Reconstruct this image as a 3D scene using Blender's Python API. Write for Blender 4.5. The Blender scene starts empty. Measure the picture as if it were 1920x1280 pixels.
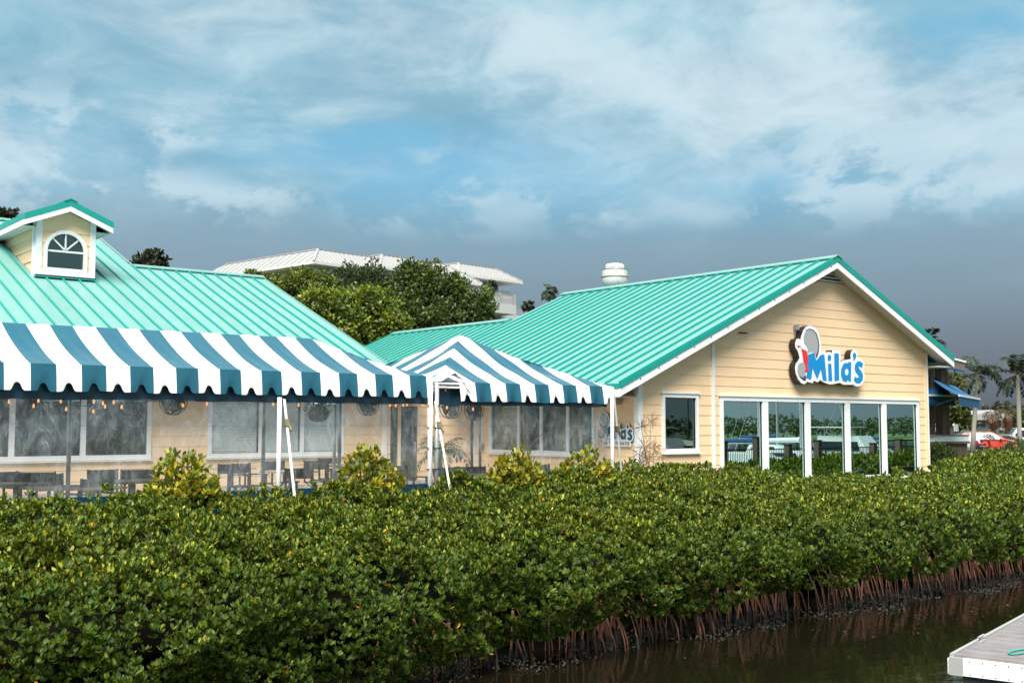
import bpy, bmesh, math, random
import numpy as np
from mathutils import Vector, Matrix
from mathutils.geometry import tessellate_polygon
random.seed(7); RNG = np.random.default_rng(11)
R = math.radians
scene = bpy.context.scene
col = scene.collection

# ------------------------------------------------------------------ camera
FPX = 2137.0                       # focal length in pixels of a 1920 px wide picture
PITCH = math.atan(156 / FPX); YAW = R(51.5); EYE = Vector((0, 0, 3.2))
cam = bpy.data.cameras.new('camera'); cam.lens = 36 * FPX / 1920; cam.sensor_width = 36
cam.clip_start = 0.1; cam.clip_end = 6000
camo = bpy.data.objects.new('camera', cam); col.objects.link(camo)
camo.location = EYE; camo.rotation_euler = (R(90) + PITCH, 0, YAW - R(90))
scene.camera = camo
# ------------------------------------------------------------------ light
EXPO = 2.58
scene.view_settings.view_transform = 'Standard'; scene.view_settings.look = 'None'
scene.view_settings.gamma = 1; scene.view_settings.exposure = EXPO
SUN_EL = R(57); SUN_AZ = R(222)     # direction towards the sun, angle from +X
sl = bpy.data.lights.new('sun', 'SUN'); sl.energy = 1.5; sl.angle = R(42); sl.color = (1, .95, .87)
so = bpy.data.objects.new('sun', sl); col.objects.link(so)
sd = Vector((math.cos(SUN_EL) * math.cos(SUN_AZ), math.cos(SUN_EL) * math.sin(SUN_AZ), math.sin(SUN_EL)))
so.rotation_euler = sd.to_track_quat('Z', 'Y').to_euler(); so.location = sd * 60

# ------------------------------------------------------------------ sky
SEED1 = (3.44, 11.49, 8.81); SEED2 = (9.9, 1.2, 4.8); SEED3 = (4.49, 19.52, 12.68); SEED4 = (11.16, 8.93, 5.67)
def build_world():
    w = bpy.data.worlds.new('World'); scene.world = w; w.use_nodes = True
    nt = w.node_tree; N = nt.nodes; L = nt.links
    for n in list(N): N.remove(n)
    def nd(t, **k):
        n = N.new(t)
        for a, b in k.items(): setattr(n, a, b)
        return n
    def math_(op, a, b=None, c=None, clamp=False):
        n = nd('ShaderNodeMath', operation=op); n.use_clamp = clamp
        for i, v in enumerate((a, b, c)):
            if v is None: continue
            if isinstance(v, (int, float)): n.inputs[i].default_value = v
            else: L.new(v, n.inputs[i])
        return n.outputs[0]
    def smooth(v, lo, hi):
        n = nd('ShaderNodeMapRange', interpolation_type='SMOOTHSTEP')
        n.inputs[1].default_value = lo; n.inputs[2].default_value = hi
        L.new(v, n.inputs[0]); return n.outputs[0]
    def ramp(v, stops):
        n = nd('ShaderNodeValToRGB'); e = n.color_ramp.elements
        while len(e) < len(stops): e.new(.5)
        for i, (p, c) in enumerate(stops):
            e[i].position = p; e[i].color = (*c, 1)
        L.new(v, n.inputs[0]); return n.outputs[0]
    def mix(f, a, b):
        n = nd('ShaderNodeMix', data_type='RGBA'); L.new(f, n.inputs[0])
        for s, v in ((6, a), (7, b)):
            if isinstance(v, tuple): n.inputs[s].default_value = (*v, 1)
            else: L.new(v, n.inputs[s])
        return n.outputs[2]
    def noise(vec, scale, detail=8, rough=.55, dist=0.):
        n = nd('ShaderNodeTexNoise'); n.inputs['Scale'].default_value = scale
        n.inputs['Detail'].default_value = detail; n.inputs['Roughness'].default_value = rough
        n.inputs['Distortion'].default_value = dist; L.new(vec, n.inputs['Vector']); return n.outputs[0]
    def vmath(op, a, b=None, scale=None):
        n = nd('ShaderNodeVectorMath', operation=op); L.new(a, n.inputs[0])
        if b is not None:
            if isinstance(b, tuple): n.inputs[1].default_value = b
            else: L.new(b, n.inputs[1])
        if scale is not None: L.new(scale, n.inputs[3])
        return n.outputs[0]
    tc = nd('ShaderNodeTexCoord'); d = tc.outputs['Generated']
    sep = nd('ShaderNodeSeparateXYZ'); L.new(d, sep.inputs[0]); z = sep.outputs[2]
    zc = math_('MAXIMUM', z, 0.0)
    sky = nd('ShaderNodeTexSky', sky_type='NISHITA'); sky.sun_disc = False
    sky.sun_elevation = SUN_EL; sky.sun_rotation = R(90) - SUN_AZ; sky.air_density = 1.0; sky.dust_density = .6; sky.ozone_density = 1.2
    # colours are given as they should appear and divided by exposure and strength
    k = 10 / 2 ** EXPO
    c = lambda r, g, b: (r * k, g * k, b * k)
    base = ramp(zc, [(0, c(.120, .138, .165)), (.06, c(.182, .225, .270)), (.10, c(.228, .315, .388)), (.15, c(.255, .390, .485)), (.20, c(.225, .43, .555)), (.27, c(.25, .50, .645)), (.36, c(.33, .59, .72)), (.6, c(.60, .74, .80)), (1, c(.74, .80, .83))])
    dt = nd('ShaderNodeVectorMath', operation='DOT_PRODUCT'); L.new(d, dt.inputs[0]); dt.inputs[1].default_value = (-math.cos(YAW), -math.sin(YAW), 0)
    away = ramp(zc, [(0, c(.44, .55, .60)), (.10, c(.48, .62, .68)), (.25, c(.48, .66, .75)), (.6, c(.62, .76, .82)), (1, c(.74, .80, .83))])
    base = mix(smooth(dt.outputs['Value'], -.45, .35), base, away)      # the storm stands ahead, the sky behind the viewer is lighter
    st = vmath('MULTIPLY', d, (1, 1, 2.1))
    wp = nd('ShaderNodeTexNoise'); wp.inputs['Scale'].default_value = 2.2; wp.inputs['Detail'].default_value = 3; L.new(st, wp.inputs['Vector'])
    warp = vmath('ADD', st, vmath('MULTIPLY', vmath('SUBTRACT', wp.outputs[1], (.5, .5, .5)), (.34, .34, .34)))
    n1 = noise(vmath('ADD', warp, SEED1), 2.7, 14, .605, .12)
    n2 = noise(vmath('ADD', warp, SEED2), 2.6, 7, .5, .25)
    n3 = noise(vmath('ADD', vmath('MULTIPLY', d, (1, 1, 1.7)), SEED3), 9.0, 14, .60, .2)
    n4 = noise(vmath('ADD', vmath('MULTIPLY', d, (1, 1, 2.6)), SEED4), 2.9, 3, .5, .2)
    high = smooth(zc, .12, .26)
    # openings to the blue behind
    bl = nd('ShaderNodeMix', data_type='RGBA', blend_type='MIX'); bl.inputs[0].default_value = .90
    L.new(sky.outputs[0], bl.inputs[6]); bl.inputs[7].default_value = (*c(.08, .36, .53), 1)
    f_blue = math_('MULTIPLY', math_('MULTIPLY', smooth(n2, .46, .62), smooth(zc, .15, .23)), .80)
    c1 = mix(f_blue, base, bl.outputs[2])
    # bright upper clouds
    f_w = math_('MULTIPLY', math_('MULTIPLY', smooth(n1, .42, .60), high), .92)
    c2 = mix(f_w, c1, c(.56, .755, .845))
    # shaded undersides within the bright clouds
    n6 = noise(vmath('ADD', warp, (4.4, .3, 2.2)), 4.6, 12, .60, .25)
    c2b = mix(math_('MULTIPLY', math_('MULTIPLY', smooth(n6, .46, .66), high), .72), c2, c(.215, .43, .575))
    c2b = mix(math_('MULTIPLY', math_('MULTIPLY', smooth(n1, .54, .68), high), .45), c2b, c(.78, .88, .92))      # sunlit cores
    # torn small cumulus in front of the bank
    band = math_('MULTIPLY', smooth(zc, .15, .20), math_('SUBTRACT', 1.0, smooth(zc, .23, .30)))
    f_c = math_('MULTIPLY', math_('MULTIPLY', math_('MULTIPLY', smooth(n3, .485, .575), smooth(n4, .47, .57)), band), .80)
    c3 = mix(f_c, c2b, c(.60, .77, .86))
    # soft streaks low down
    n5 = noise(vmath('MULTIPLY', d, (2.2, 2.2, 17)), 1.0, 5, .5, .5)
    f_s = math_('MULTIPLY', math_('MULTIPLY', smooth(n5, .46, .72), math_('MULTIPLY', smooth(zc, .03, .12), .30)), math_('SUBTRACT', 1.0, smooth(zc, .2, .3)))
    c4 = mix(f_s, c3, c(.36, .49, .58))
    bg = nd('ShaderNodeBackground'); bg.inputs[1].default_value = .1; L.new(c4, bg.inputs[0])
    out = nd('ShaderNodeOutputWorld'); L.new(bg.outputs[0], out.inputs[0])
build_world()

# ------------------------------------------------------------------ pixel -> point helpers (photograph pixels, 1920 x 1280)
_fh = Vector((math.cos(YAW), math.sin(YAW), 0)); _rt = Vector((math.sin(YAW), -math.cos(YAW), 0)); _z = Vector((0, 0, 1))
_F = math.cos(PITCH) * _fh + math.sin(PITCH) * _z; _U = -math.sin(PITCH) * _fh + math.cos(PITCH) * _z
def ray(x, y): return _F + _rt * ((x - 960) / FPX) + _U * ((640 - y) / FPX)
def atY(x, y, Y): d = ray(x, y); return EYE + d * (Y / d.y)
def atX(x, y, X): d = ray(x, y); return EYE + d * (X / d.x)
def atZ(x, y, zz): d = ray(x, y); return EYE + d * ((zz - EYE.z) / d.z)
def atD(x, y, D): return EYE + ray(x, y) * D
def atP(x, y, p0, n): d = ray(x, y); return EYE + d * ((p0 - EYE).dot(n) / d.dot(n))

# ------------------------------------------------------------------ mesh helpers
class MB:
    def __init__(s): s.v = []; s.f = []; s.m = []
    def add(s, vs, fs, mi=0):
        o = len(s.v); s.v += [tuple(a) for a in vs]; s.f += [tuple(i + o for i in f) for f in fs]; s.m += [mi] * len(fs); return s
    def box(s, a, b, mi=0):
        (x0, y0, z0), (x1, y1, z1) = a, b
        if x0 > x1: x0, x1 = x1, x0
        if y0 > y1: y0, y1 = y1, y0
        if z0 > z1: z0, z1 = z1, z0
        vs = [(x0,y0,z0),(x1,y0,z0),(x1,y1,z0),(x0,y1,z0),(x0,y0,z1),(x1,y0,z1),(x1,y1,z1),(x0,y1,z1)]
        return s.add(vs, [(3,2,1,0),(4,5,6,7),(0,1,5,4),(1,2,6,5),(2,3,7,6),(3,0,4,7)], mi)
    def hexa(s, q0, q1, mi=0):
        n = len(q0); vs = list(q0) + list(q1)
        fs = [tuple(reversed(range(n))), tuple(range(n, 2 * n))] + [(i, (i + 1) % n, n + (i + 1) % n, n + i) for i in range(n)]
        return s.add(vs, fs, mi)
    def beam(s, a, b, w, h, up=(0, 0, 1), mi=0):
        a = Vector(a); b = Vector(b); d = (b - a).normalized(); up = Vector(up)
        sx = d.cross(up)
        if sx.length < 1e-4: sx = d.cross(Vector((0, 1, 0)))
        sx.normalize(); u = sx.cross(d).normalized()
        o = [sx * (w / 2 * i) + u * (h / 2 * j) for i, j in ((-1,-1),(1,-1),(1,1),(-1,1))]
        return s.hexa([a + k for k in o], [b + k for k in o], mi)
    def tube(s, pts, r, n=8, mi=0, cap=True):
        pts = [Vector(p) for p in pts]; rs = r if isinstance(r, (list, tuple)) else [r] * len(pts)
        o = len(s.v); ref = Vector((.31, .77, .55))
        for i, p in enumerate(pts):
            t = (pts[min(i + 1, len(pts) - 1)] - pts[max(i - 1, 0)]).normalized()
            a = t.cross(ref).normalized(); b = t.cross(a)
            for k in range(n):
                g = 2 * math.pi * k / n; s.v.append(tuple(p + (a * math.cos(g) + b * math.sin(g)) * rs[i]))
        for i in range(len(pts) - 1):
            for k in range(n):
                s.f.append((o+i*n+k, o+i*n+(k+1)%n, o+(i+1)*n+(k+1)%n, o+(i+1)*n+k)); s.m.append(mi)
        if cap:
            s.f.append(tuple(o + k for k in reversed(range(n)))); s.m.append(mi)
            e = o + (len(pts) - 1) * n; s.f.append(tuple(e + k for k in range(n))); s.m.append(mi)
        return s
    def lathe(s, prof, c, n=20, mi=0):
        c = Vector(c); o = len(s.v)
        for r, h in prof:
            for k in range(n):
                g = 2 * math.pi * k / n; s.v.append((c.x + r * math.cos(g), c.y + r * math.sin(g), c.z + h))
        for i in range(len(prof) - 1):
            for k in range(n):
                s.f.append((o+i*n+k, o+i*n+(k+1)%n, o+(i+1)*n+(k+1)%n, o+(i+1)*n+k)); s.m.append(mi)
        s.f.append(tuple(o + k for k in reversed(range(n)))); s.m.append(mi)
        e = o + (len(prof) - 1) * n; s.f.append(tuple(e + k for k in range(n))); s.m.append(mi)
        return s
    def plate(s, outer, to3, depth, holes=(), mi=0, mside=None):
        """flat shape (with holes) pushed out: to3(u, v, w) -> point, w from 0 to depth"""
        loops = [[Vector((u, v, 0)) for u, v in outer]] + [[Vector((u, v, 0)) for u, v in h] for h in holes]
        tris = tessellate_polygon(loops); flat = [p for l in loops for p in l]
        for w in (depth, 0):
            o = len(s.v); s.v += [tuple(to3(p.x, p.y, w)) for p in flat]
            for t in tris: s.f.append(tuple(o + i for i in t)); s.m.append(mi)
        for l in loops:
            n = len(l); o = len(s.v)
            s.v += [tuple(to3(p.x, p.y, 0)) for p in l] + [tuple(to3(p.x, p.y, depth)) for p in l]
            for i in range(n):
                s.f.append((o+i, o+(i+1)%n, o+n+(i+1)%n, o+n+i)); s.m.append(mi if mside is None else mside)
        return s
    def grid(s, fn, nu, nv, mi=0):
        o = len(s.v)
        for i in range(nu + 1):
            for j in range(nv + 1): s.v.append(tuple(fn(i / nu, j / nv)))
        for i in range(nu):
            for j in range(nv):
                a = o + i * (nv + 1) + j; s.f.append((a, a + nv + 1, a + nv + 2, a + 1)); s.m.append(mi)
        return s
    def build(s, name, mats, parent=None, smooth=False, fixn=True):
        off = Vector((0, 0, 0)); p = parent
        while p is not None: off = off + p.location; p = p.parent
        me = bpy.data.meshes.new(name)
        me.from_pydata([(a - off.x, b - off.y, c - off.z) for a, b, c in s.v], [], s.f)
        if not isinstance(mats, (list, tuple)): mats = [mats]
        for m in mats: me.materials.append(m)
        if len(mats) > 1: me.polygons.foreach_set('material_index', s.m)
        if fixn:
            bm = bmesh.new(); bm.from_mesh(me); bmesh.ops.recalc_face_normals(bm, faces=bm.faces); bm.to_mesh(me); bm.free()
        if smooth: me.polygons.foreach_set('use_smooth', [True] * len(me.polygons))
        ob = bpy.data.objects.new(name, me); col.objects.link(ob)
        if parent is not None: ob.parent = parent
        return ob
def tag(o, label, cat, group=None):
    o['label'] = label; o['category'] = cat
    if group: o['group'] = group
    return o
def thing(name, label, cat, loc=(0, 0, 0), group=None):
    o = bpy.data.objects.new(name, None); col.objects.link(o); o.location = loc; o.empty_display_size = .2
    return tag(o, label, cat, group)
def struct(o): o['kind'] = 'structure'; return o
def copy_tree(o, loc, rz=0, scale=1, label=None):
    c = o.copy(); col.objects.link(c); c.location = loc; c.rotation_euler = (0, 0, rz); c.scale = (scale,) * 3
    if label: c['label'] = label
    for ch in list(o.children):
        a = ch.copy(); col.objects.link(a); a.parent = c
        for g in list(ch.children):
            b = g.copy(); col.objects.link(b); b.parent = a
    return c

# ------------------------------------------------------------------ materials
def mat(name, colr, rough=.6, var=0., vscale=3., bump=0., bscale=30., spec=.5, metal=0., objvar=0., stretch=(1, 1, 1), coat=0., dirt=None, dscale=1.2, emit=None):
    m = bpy.data.materials.new(name); m.use_nodes = True; nt = m.node_tree; N = nt.nodes; L = nt.links
    b = N['Principled BSDF']; b.inputs['Roughness'].default_value = rough; b.inputs['Specular IOR Level'].default_value = spec
    b.inputs['Metallic'].default_value = metal; b.inputs['Coat Weight'].default_value = coat; b.inputs['Base Color'].default_value = (*colr, 1)
    if emit: b.inputs['Emission Color'].default_value = (*emit[0], 1); b.inputs['Emission Strength'].default_value = emit[1]
    geo = N.new('ShaderNodeNewGeometry'); mp = N.new('ShaderNodeMapping'); mp.inputs['Scale'].default_value = stretch
    L.new(geo.outputs['Position'], mp.inputs['Vector']); c = None
    def noise(sc, det=6, ro=.6):
        n = N.new('ShaderNodeTexNoise'); n.inputs['Scale'].default_value = sc; n.inputs['Detail'].default_value = det; n.inputs['Roughness'].default_value = ro
        L.new(mp.outputs[0], n.inputs['Vector']); return n.outputs[0]
    def hsv(src, val):
        h = N.new('ShaderNodeHueSaturation'); L.new(val, h.inputs['Value'])
        if src is None: h.inputs['Color'].default_value = (*colr, 1)
        else: L.new(src, h.inputs['Color'])
        return h.outputs[0]
    def mr(v, lo, hi, a=0., z=1.):
        n = N.new('ShaderNodeMapRange'); n.inputs[1].default_value = a; n.inputs[2].default_value = z; n.inputs[3].default_value = lo; n.inputs[4].default_value = hi
        L.new(v, n.inputs[0]); return n.outputs[0]
    if var: c = hsv(c, mr(noise(vscale), 1 - var, 1 + var, .25, .75))
    if objvar:
        oi = N.new('ShaderNodeObjectInfo'); c = hsv(c, mr(oi.outputs['Random'], 1 - objvar, 1 + objvar))
    if dirt:
        mx = N.new('ShaderNodeMix'); mx.data_type = 'RGBA'; L.new(mr(noise(dscale, 10, .7), 0, dirt[1], .52, .72), mx.inputs[0])
        if c is None: mx.inputs[6].default_value = (*colr, 1)
        else: L.new(c, mx.inputs[6])
        mx.inputs[7].default_value = (*dirt[0], 1); c = mx.outputs[2]
    if c is not None: L.new(c, b.inputs['Base Color'])
    if bump:
        bp = N.new('ShaderNodeBump'); bp.inputs['Strength'].default_value = bump; bp.inputs['Distance'].default_value = .02
        L.new(noise(bscale, 8, .6), bp.inputs['Height']); L.new(bp.outputs[0], b.inputs['Normal'])
    return m
def leaf_mat(name, rough=.42, trans=.3, spec=.45):
    m = bpy.data.materials.new(name); m.use_nodes = True; N = m.node_tree.nodes; L = m.node_tree.links
    b = N['Principled BSDF']; b.inputs['Roughness'].default_value = rough; b.inputs['Specular IOR Level'].default_value = spec
    a = N.new('ShaderNodeAttribute'); a.attribute_name = 'Col'; L.new(a.outputs['Color'], b.inputs['Base Color'])
    t = N.new('ShaderNodeBsdfTranslucent'); g = N.new('ShaderNodeMix'); g.data_type = 'RGBA'; g.blend_type = 'MULTIPLY'; g.inputs[0].default_value = 1
    L.new(a.outputs['Color'], g.inputs[6]); g.inputs[7].default_value = (1.5, 1.35, .5, 1); L.new(g.outputs[2], t.inputs['Color'])
    mx = N.new('ShaderNodeMixShader'); mx.inputs[0].default_value = trans
    L.new(b.outputs[0], mx.inputs[1]); L.new(t.outputs[0], mx.inputs[2]); L.new(mx.outputs[0], N['Material Output'].inputs[0])
    return m
def glass_mat(name, tint, ior=1.6, rough=.0, bump=0., haze=0., gain=1.0):
    m = bpy.data.materials.new(name); m.use_nodes = True; N = m.node_tree.nodes; L = m.node_tree.links
    N.remove(N['Principled BSDF'])
    tr = N.new('ShaderNodeBsdfTransparent'); tr.inputs[0].default_value = (*tint, 1)
    gl = N.new('ShaderNodeBsdfGlossy'); gl.inputs['Roughness'].default_value = rough; gl.inputs[0].default_value = (.72, .96, .93, 1)
    lwt = N.new('ShaderNodeLayerWeight'); lwt.inputs[0].default_value = .5; f0 = ((ior - 1) / (ior + 1)) ** 2 * gain      # Schlick, the same from both sides of a sheet
    pw = N.new('ShaderNodeMath'); pw.operation = 'POWER'; pw.inputs[1].default_value = 5; L.new(lwt.outputs['Facing'], pw.inputs[0])
    mu = N.new('ShaderNodeMath'); mu.operation = 'MULTIPLY_ADD'; mu.use_clamp = True; mu.inputs[1].default_value = 1 - f0; mu.inputs[2].default_value = f0; L.new(pw.outputs[0], mu.inputs[0])
    mx = N.new('ShaderNodeMixShader'); L.new(mu.outputs[0], mx.inputs[0]); L.new(tr.outputs[0], mx.inputs[1]); L.new(gl.outputs[0], mx.inputs[2])
    last = mx.outputs[0]
    if bump:
        geo = N.new('ShaderNodeNewGeometry'); mp = N.new('ShaderNodeMapping'); mp.inputs['Scale'].default_value = (1, 1, .45); L.new(geo.outputs['Position'], mp.inputs[0])
        n = N.new('ShaderNodeTexNoise'); n.inputs['Scale'].default_value = 2.2; n.inputs['Detail'].default_value = 7; n.inputs['Distortion'].default_value = 1.2
        L.new(mp.outputs[0], n.inputs['Vector'])
        bp = N.new('ShaderNodeBump'); bp.inputs['Strength'].default_value = bump; bp.inputs['Distance'].default_value = .12; L.new(n.outputs[0], bp.inputs['Height'])
        L.new(bp.outputs[0], gl.inputs['Normal'])
    if haze:
        df = N.new('ShaderNodeBsdfDiffuse'); df.inputs[0].default_value = (.75, .76, .78, 1)
        m2 = N.new('ShaderNodeMixShader'); L.new(last, m2.inputs[1]); L.new(df.outputs[0], m2.inputs[2])
        geo2 = N.new('ShaderNodeNewGeometry'); mp2 = N.new('ShaderNodeMapping'); mp2.inputs['Scale'].default_value = (3.2, 3.2, 1.6); mp2.inputs['Rotation'].default_value = (0, .6, 0); L.new(geo2.outputs['Position'], mp2.inputs[0])
        n2 = N.new('ShaderNodeTexNoise'); n2.inputs['Scale'].default_value = 1.5; n2.inputs['Detail'].default_value = 9; n2.inputs['Distortion'].default_value = 1.6; L.new(mp2.outputs[0], n2.inputs['Vector'])
        r2 = N.new('ShaderNodeMapRange'); r2.inputs[1].default_value = .42; r2.inputs[2].default_value = .78; r2.inputs[3].default_value = haze * .55; r2.inputs[4].default_value = haze * 2.0
        L.new(n2.outputs[0], r2.inputs[0])
        fac = r2.outputs[0]
        for sc_, dis, rot, wid, amt in ((2.6, 2.2, .5, .016, .22), (5.5, 1.4, -.7, .014, .11)):     # creases: their highlights painted in as thin white lines
            mp3 = N.new('ShaderNodeMapping'); mp3.inputs['Scale'].default_value = (1.3, 1.3, .6); mp3.inputs['Rotation'].default_value = (0, rot, 0); L.new(geo2.outputs['Position'], mp3.inputs[0])
            n3 = N.new('ShaderNodeTexNoise'); n3.inputs['Scale'].default_value = sc_; n3.inputs['Detail'].default_value = 4; n3.inputs['Distortion'].default_value = dis; L.new(mp3.outputs[0], n3.inputs['Vector'])
            sb_ = N.new('ShaderNodeMath'); sb_.operation = 'SUBTRACT'; sb_.inputs[1].default_value = .5; L.new(n3.outputs[0], sb_.inputs[0])
            ab_ = N.new('ShaderNodeMath'); ab_.operation = 'ABSOLUTE'; L.new(sb_.outputs[0], ab_.inputs[0])
            r3 = N.new('ShaderNodeMapRange'); r3.inputs[1].default_value = 0; r3.inputs[2].default_value = wid; r3.inputs[3].default_value = amt; r3.inputs[4].default_value = 0; L.new(ab_.outputs[0], r3.inputs[0])
            pr3 = N.new('ShaderNodeMath'); pr3.operation = 'MULTIPLY'; L.new(r3.outputs[0], pr3.inputs[0]); L.new(n2.outputs[0], pr3.inputs[1])
            ad = N.new('ShaderNodeMath'); ad.operation = 'ADD'; ad.use_clamp = True; L.new(fac, ad.inputs[0]); L.new(pr3.outputs[0], ad.inputs[1]); fac = ad.outputs[0]
        L.new(fac, m2.inputs[0]); last = m2.outputs[0]
    L.new(last, N['Material Output'].inputs[0]); return m

M = dict(
    siding=mat('yellow siding', (.86, .61, .375), .62, var=.05, vscale=1.6, bump=.10, bscale=40, objvar=.016, stretch=(.5, .5, 1), dirt=((.55, .40, .24), .22)),
    backing=mat('wall backing', (.30, .22, .13), .9, var=.1),
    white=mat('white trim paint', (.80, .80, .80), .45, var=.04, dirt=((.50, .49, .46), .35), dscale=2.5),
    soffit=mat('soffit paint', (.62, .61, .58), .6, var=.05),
    mint=mat('mint roof metal', (.155, .325, .297), .38, var=.07, vscale=1.4, objvar=.045, spec=.5, dirt=((.20, .32, .29), .55), dscale=1.6),
    teal=mat('teal roof metal', (.006, .27, .225), .34, var=.06, spec=.5),
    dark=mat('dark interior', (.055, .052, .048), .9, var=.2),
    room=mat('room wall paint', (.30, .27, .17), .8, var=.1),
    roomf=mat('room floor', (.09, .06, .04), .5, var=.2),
    tblue=mat('blue tent cloth', (.005, .088, .136), .27, var=.10, vscale=2.5, bump=.12, bscale=6, spec=.7, coat=.25),
    twhite=mat('white tent cloth', (.83, .82, .80), .40, var=.03, bump=.10, bscale=6, dirt=((.55, .53, .48), .22), dscale=2),
    navy=mat('navy wall vinyl', (.006, .040, .072), .38, var=.15, vscale=3, bump=.25, bscale=5, stretch=(2, 2, .4)),
    alu=mat('aluminium tube', (.62, .63, .64), .35, metal=.6, var=.08),
    polew=mat('white pole', (.76, .76, .75), .4, var=.05),
    strap=mat('webbing strap', (.70, .68, .60), .8, var=.08),
    brass=mat('ratchet metal', (.32, .27, .14), .45, metal=.7, var=.2),
    black=mat('black painted', (.012, .012, .013), .5, var=.2),
    chair=mat('black canvas', (.014, .015, .019), .75, var=.2, bump=.1, bscale=80),
    tabletop=mat('wood table top', (.42, .30, .20), .5, var=.15, vscale=6, stretch=(1, 6, 1)),
    patio=mat('patio concrete', (.20, .19, .175), .85, var=.12, vscale=2, bump=.2, bscale=20),
    mud=mat('wet mud', (.005, .0045, .0035), .8, spec=.08, var=.4, vscale=3, bump=.9, bscale=9),
    ground=mat('ground soil grass', (.030, .048, .015), .95, var=.4, vscale=.8, bump=.6, bscale=5),
    lawn=mat('lawn', (.065, .115, .025), .95, var=.3, vscale=1.2, bump=.7, bscale=25),
    asphalt=mat('asphalt', (.055, .055, .057), .9, var=.2, vscale=1.5, bump=.3, bscale=60),
    root=mat('prop root bark', (.185, .078, .044), .75, var=.35, vscale=9, bump=.4, bscale=60, objvar=.35),
    rootlow=mat('wet root crust', (.020, .017, .013), .6, var=.6, vscale=25, bump=.9, bscale=40),
    hedge_core=mat('dark hedge core', (.007, .007, .004), 1.0, spec=.1, var=.4, vscale=6, bump=.8, bscale=20),
    bark=mat('bark', (.085, .062, .042), .9, var=.3, vscale=5, bump=.7, bscale=18),
    palmbark=mat('palm bark', (.30, .27, .23), .9, var=.2, vscale=4, bump=.5, bscale=12, stretch=(1, 1, 4)),
    leaf=leaf_mat('leaf', .52, .30, .35), leafd=leaf_mat('tree leaf', .5, .25),
    sgwhite=mat('sign white', (.80, .80, .81), .35), sgblack=mat('sign return', (.008, .008, .009), .35), sgblue=mat('sign blue', (.003, .23, .55), .35),
    sgteal=mat('sign teal', (.006, .105, .17), .4), sggrey=mat('sign grey', (.34, .34, .36), .4), sgred=mat('sign red', (.70, .025, .020), .35), sgdk=mat('sign dark grey', (.06, .055, .06), .4),
    hotel=mat('white stucco', (.50, .495, .485), .7, var=.04, vscale=.6, dirt=((.55, .54, .52), .25), dscale=.5),
    hroof=mat('white roof metal', (.335, .33, .325), .4, var=.04, vscale=.4),
    galv=mat('weathered white metal', (.66, .68, .66), .45, var=.06, vscale=3, dirt=((.33, .25, .17), .55), dscale=3.5),
    grey=mat('grey box', (.26, .27, .28), .5, var=.1),
    deck=mat('grey deck board', (.20, .18, .178), .65, var=.10, vscale=5, bump=.25, bscale=50, objvar=.09, stretch=(1, 1, 1), dirt=((.10, .085, .08), .6), dscale=3),
    dockw=mat('dock fascia', (.80, .80, .79), .4, var=.03, dirt=((.50, .48, .42), .3), dscale=5),
    float=mat('dock float', (.03, .035, .042), .6, var=.2),
    rope=mat('green rope', (.02, .30, .25), .8, var=.3, vscale=60, bump=.5, bscale=150),
    awn=mat('blue awning cloth', (.004, .085, .215), .6, var=.12, vscale=3, bump=.15, bscale=10),
    wood=mat('weathered wood', (.135, .090, .062), .85, var=.3, vscale=5, bump=.5, bscale=20, stretch=(4, 4, .5), objvar=.2),
    shing=mat('wood shingle', (.16, .13, .10), .9, var=.35, vscale=8, bump=.6, bscale=20),
    tyre=mat('tyre', (.012, .012, .012), .85), rim=mat('rim', (.45, .45, .46), .3, metal=.8), carglass=mat('car glass', (.012, .016, .020), .05, spec=.8),
    lampg=mat('headlight', (.75, .76, .78), .15), red=mat('red car paint', (.42, .028, .014), .3, coat=.6), carw=mat('white car paint', (.78, .79, .80), .3, coat=.6),
    cardk=mat('dark car paint', (.055, .065, .062), .3, coat=.6), tail=mat('tail light', (.35, .01, .01), .2),
    navyp=mat('navy stripe', (.006, .008, .10), .5), darkgreen=mat('clipped hedge', (.02, .04, .012), .9, var=.4, vscale=3, bump=.9, bscale=8),
    bulb=mat('warm bulb', (1, .6, .3), .3, emit=((1, .40, .10), .32)), blind=mat('white blind', (.74, .75, .75), .6, var=.04),
    pane=glass_mat('window glass', (.36, .50, .50), 1.75, gain=7.6), pane3=glass_mat('clear window glass', (.97, .98, .98), 1.5), pane2=glass_mat('dark window glass', (.30, .34, .35), 1.6, gain=2.6),
    vinyl=glass_mat('clear vinyl', (.67, .665, .66), 1.34, rough=.14, bump=.7, haze=.10, gain=3.5),
    boatw=mat('boat gelcoat', (.78, .78, .76), .3, var=.03), boatb=mat('boat canvas blue', (.01, .06, .17), .8), mast=mat('mast', (.6, .6, .6), .4, metal=.5),
    sandpaper=mat('cream board', (.62, .58, .30), .7), paperw=mat('notice paper', (.62, .68, .62), .8), skin=mat('skin', (.42, .25, .17), .6), shirt=mat('dark shirt', (.03, .032, .04), .8),
)

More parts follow.
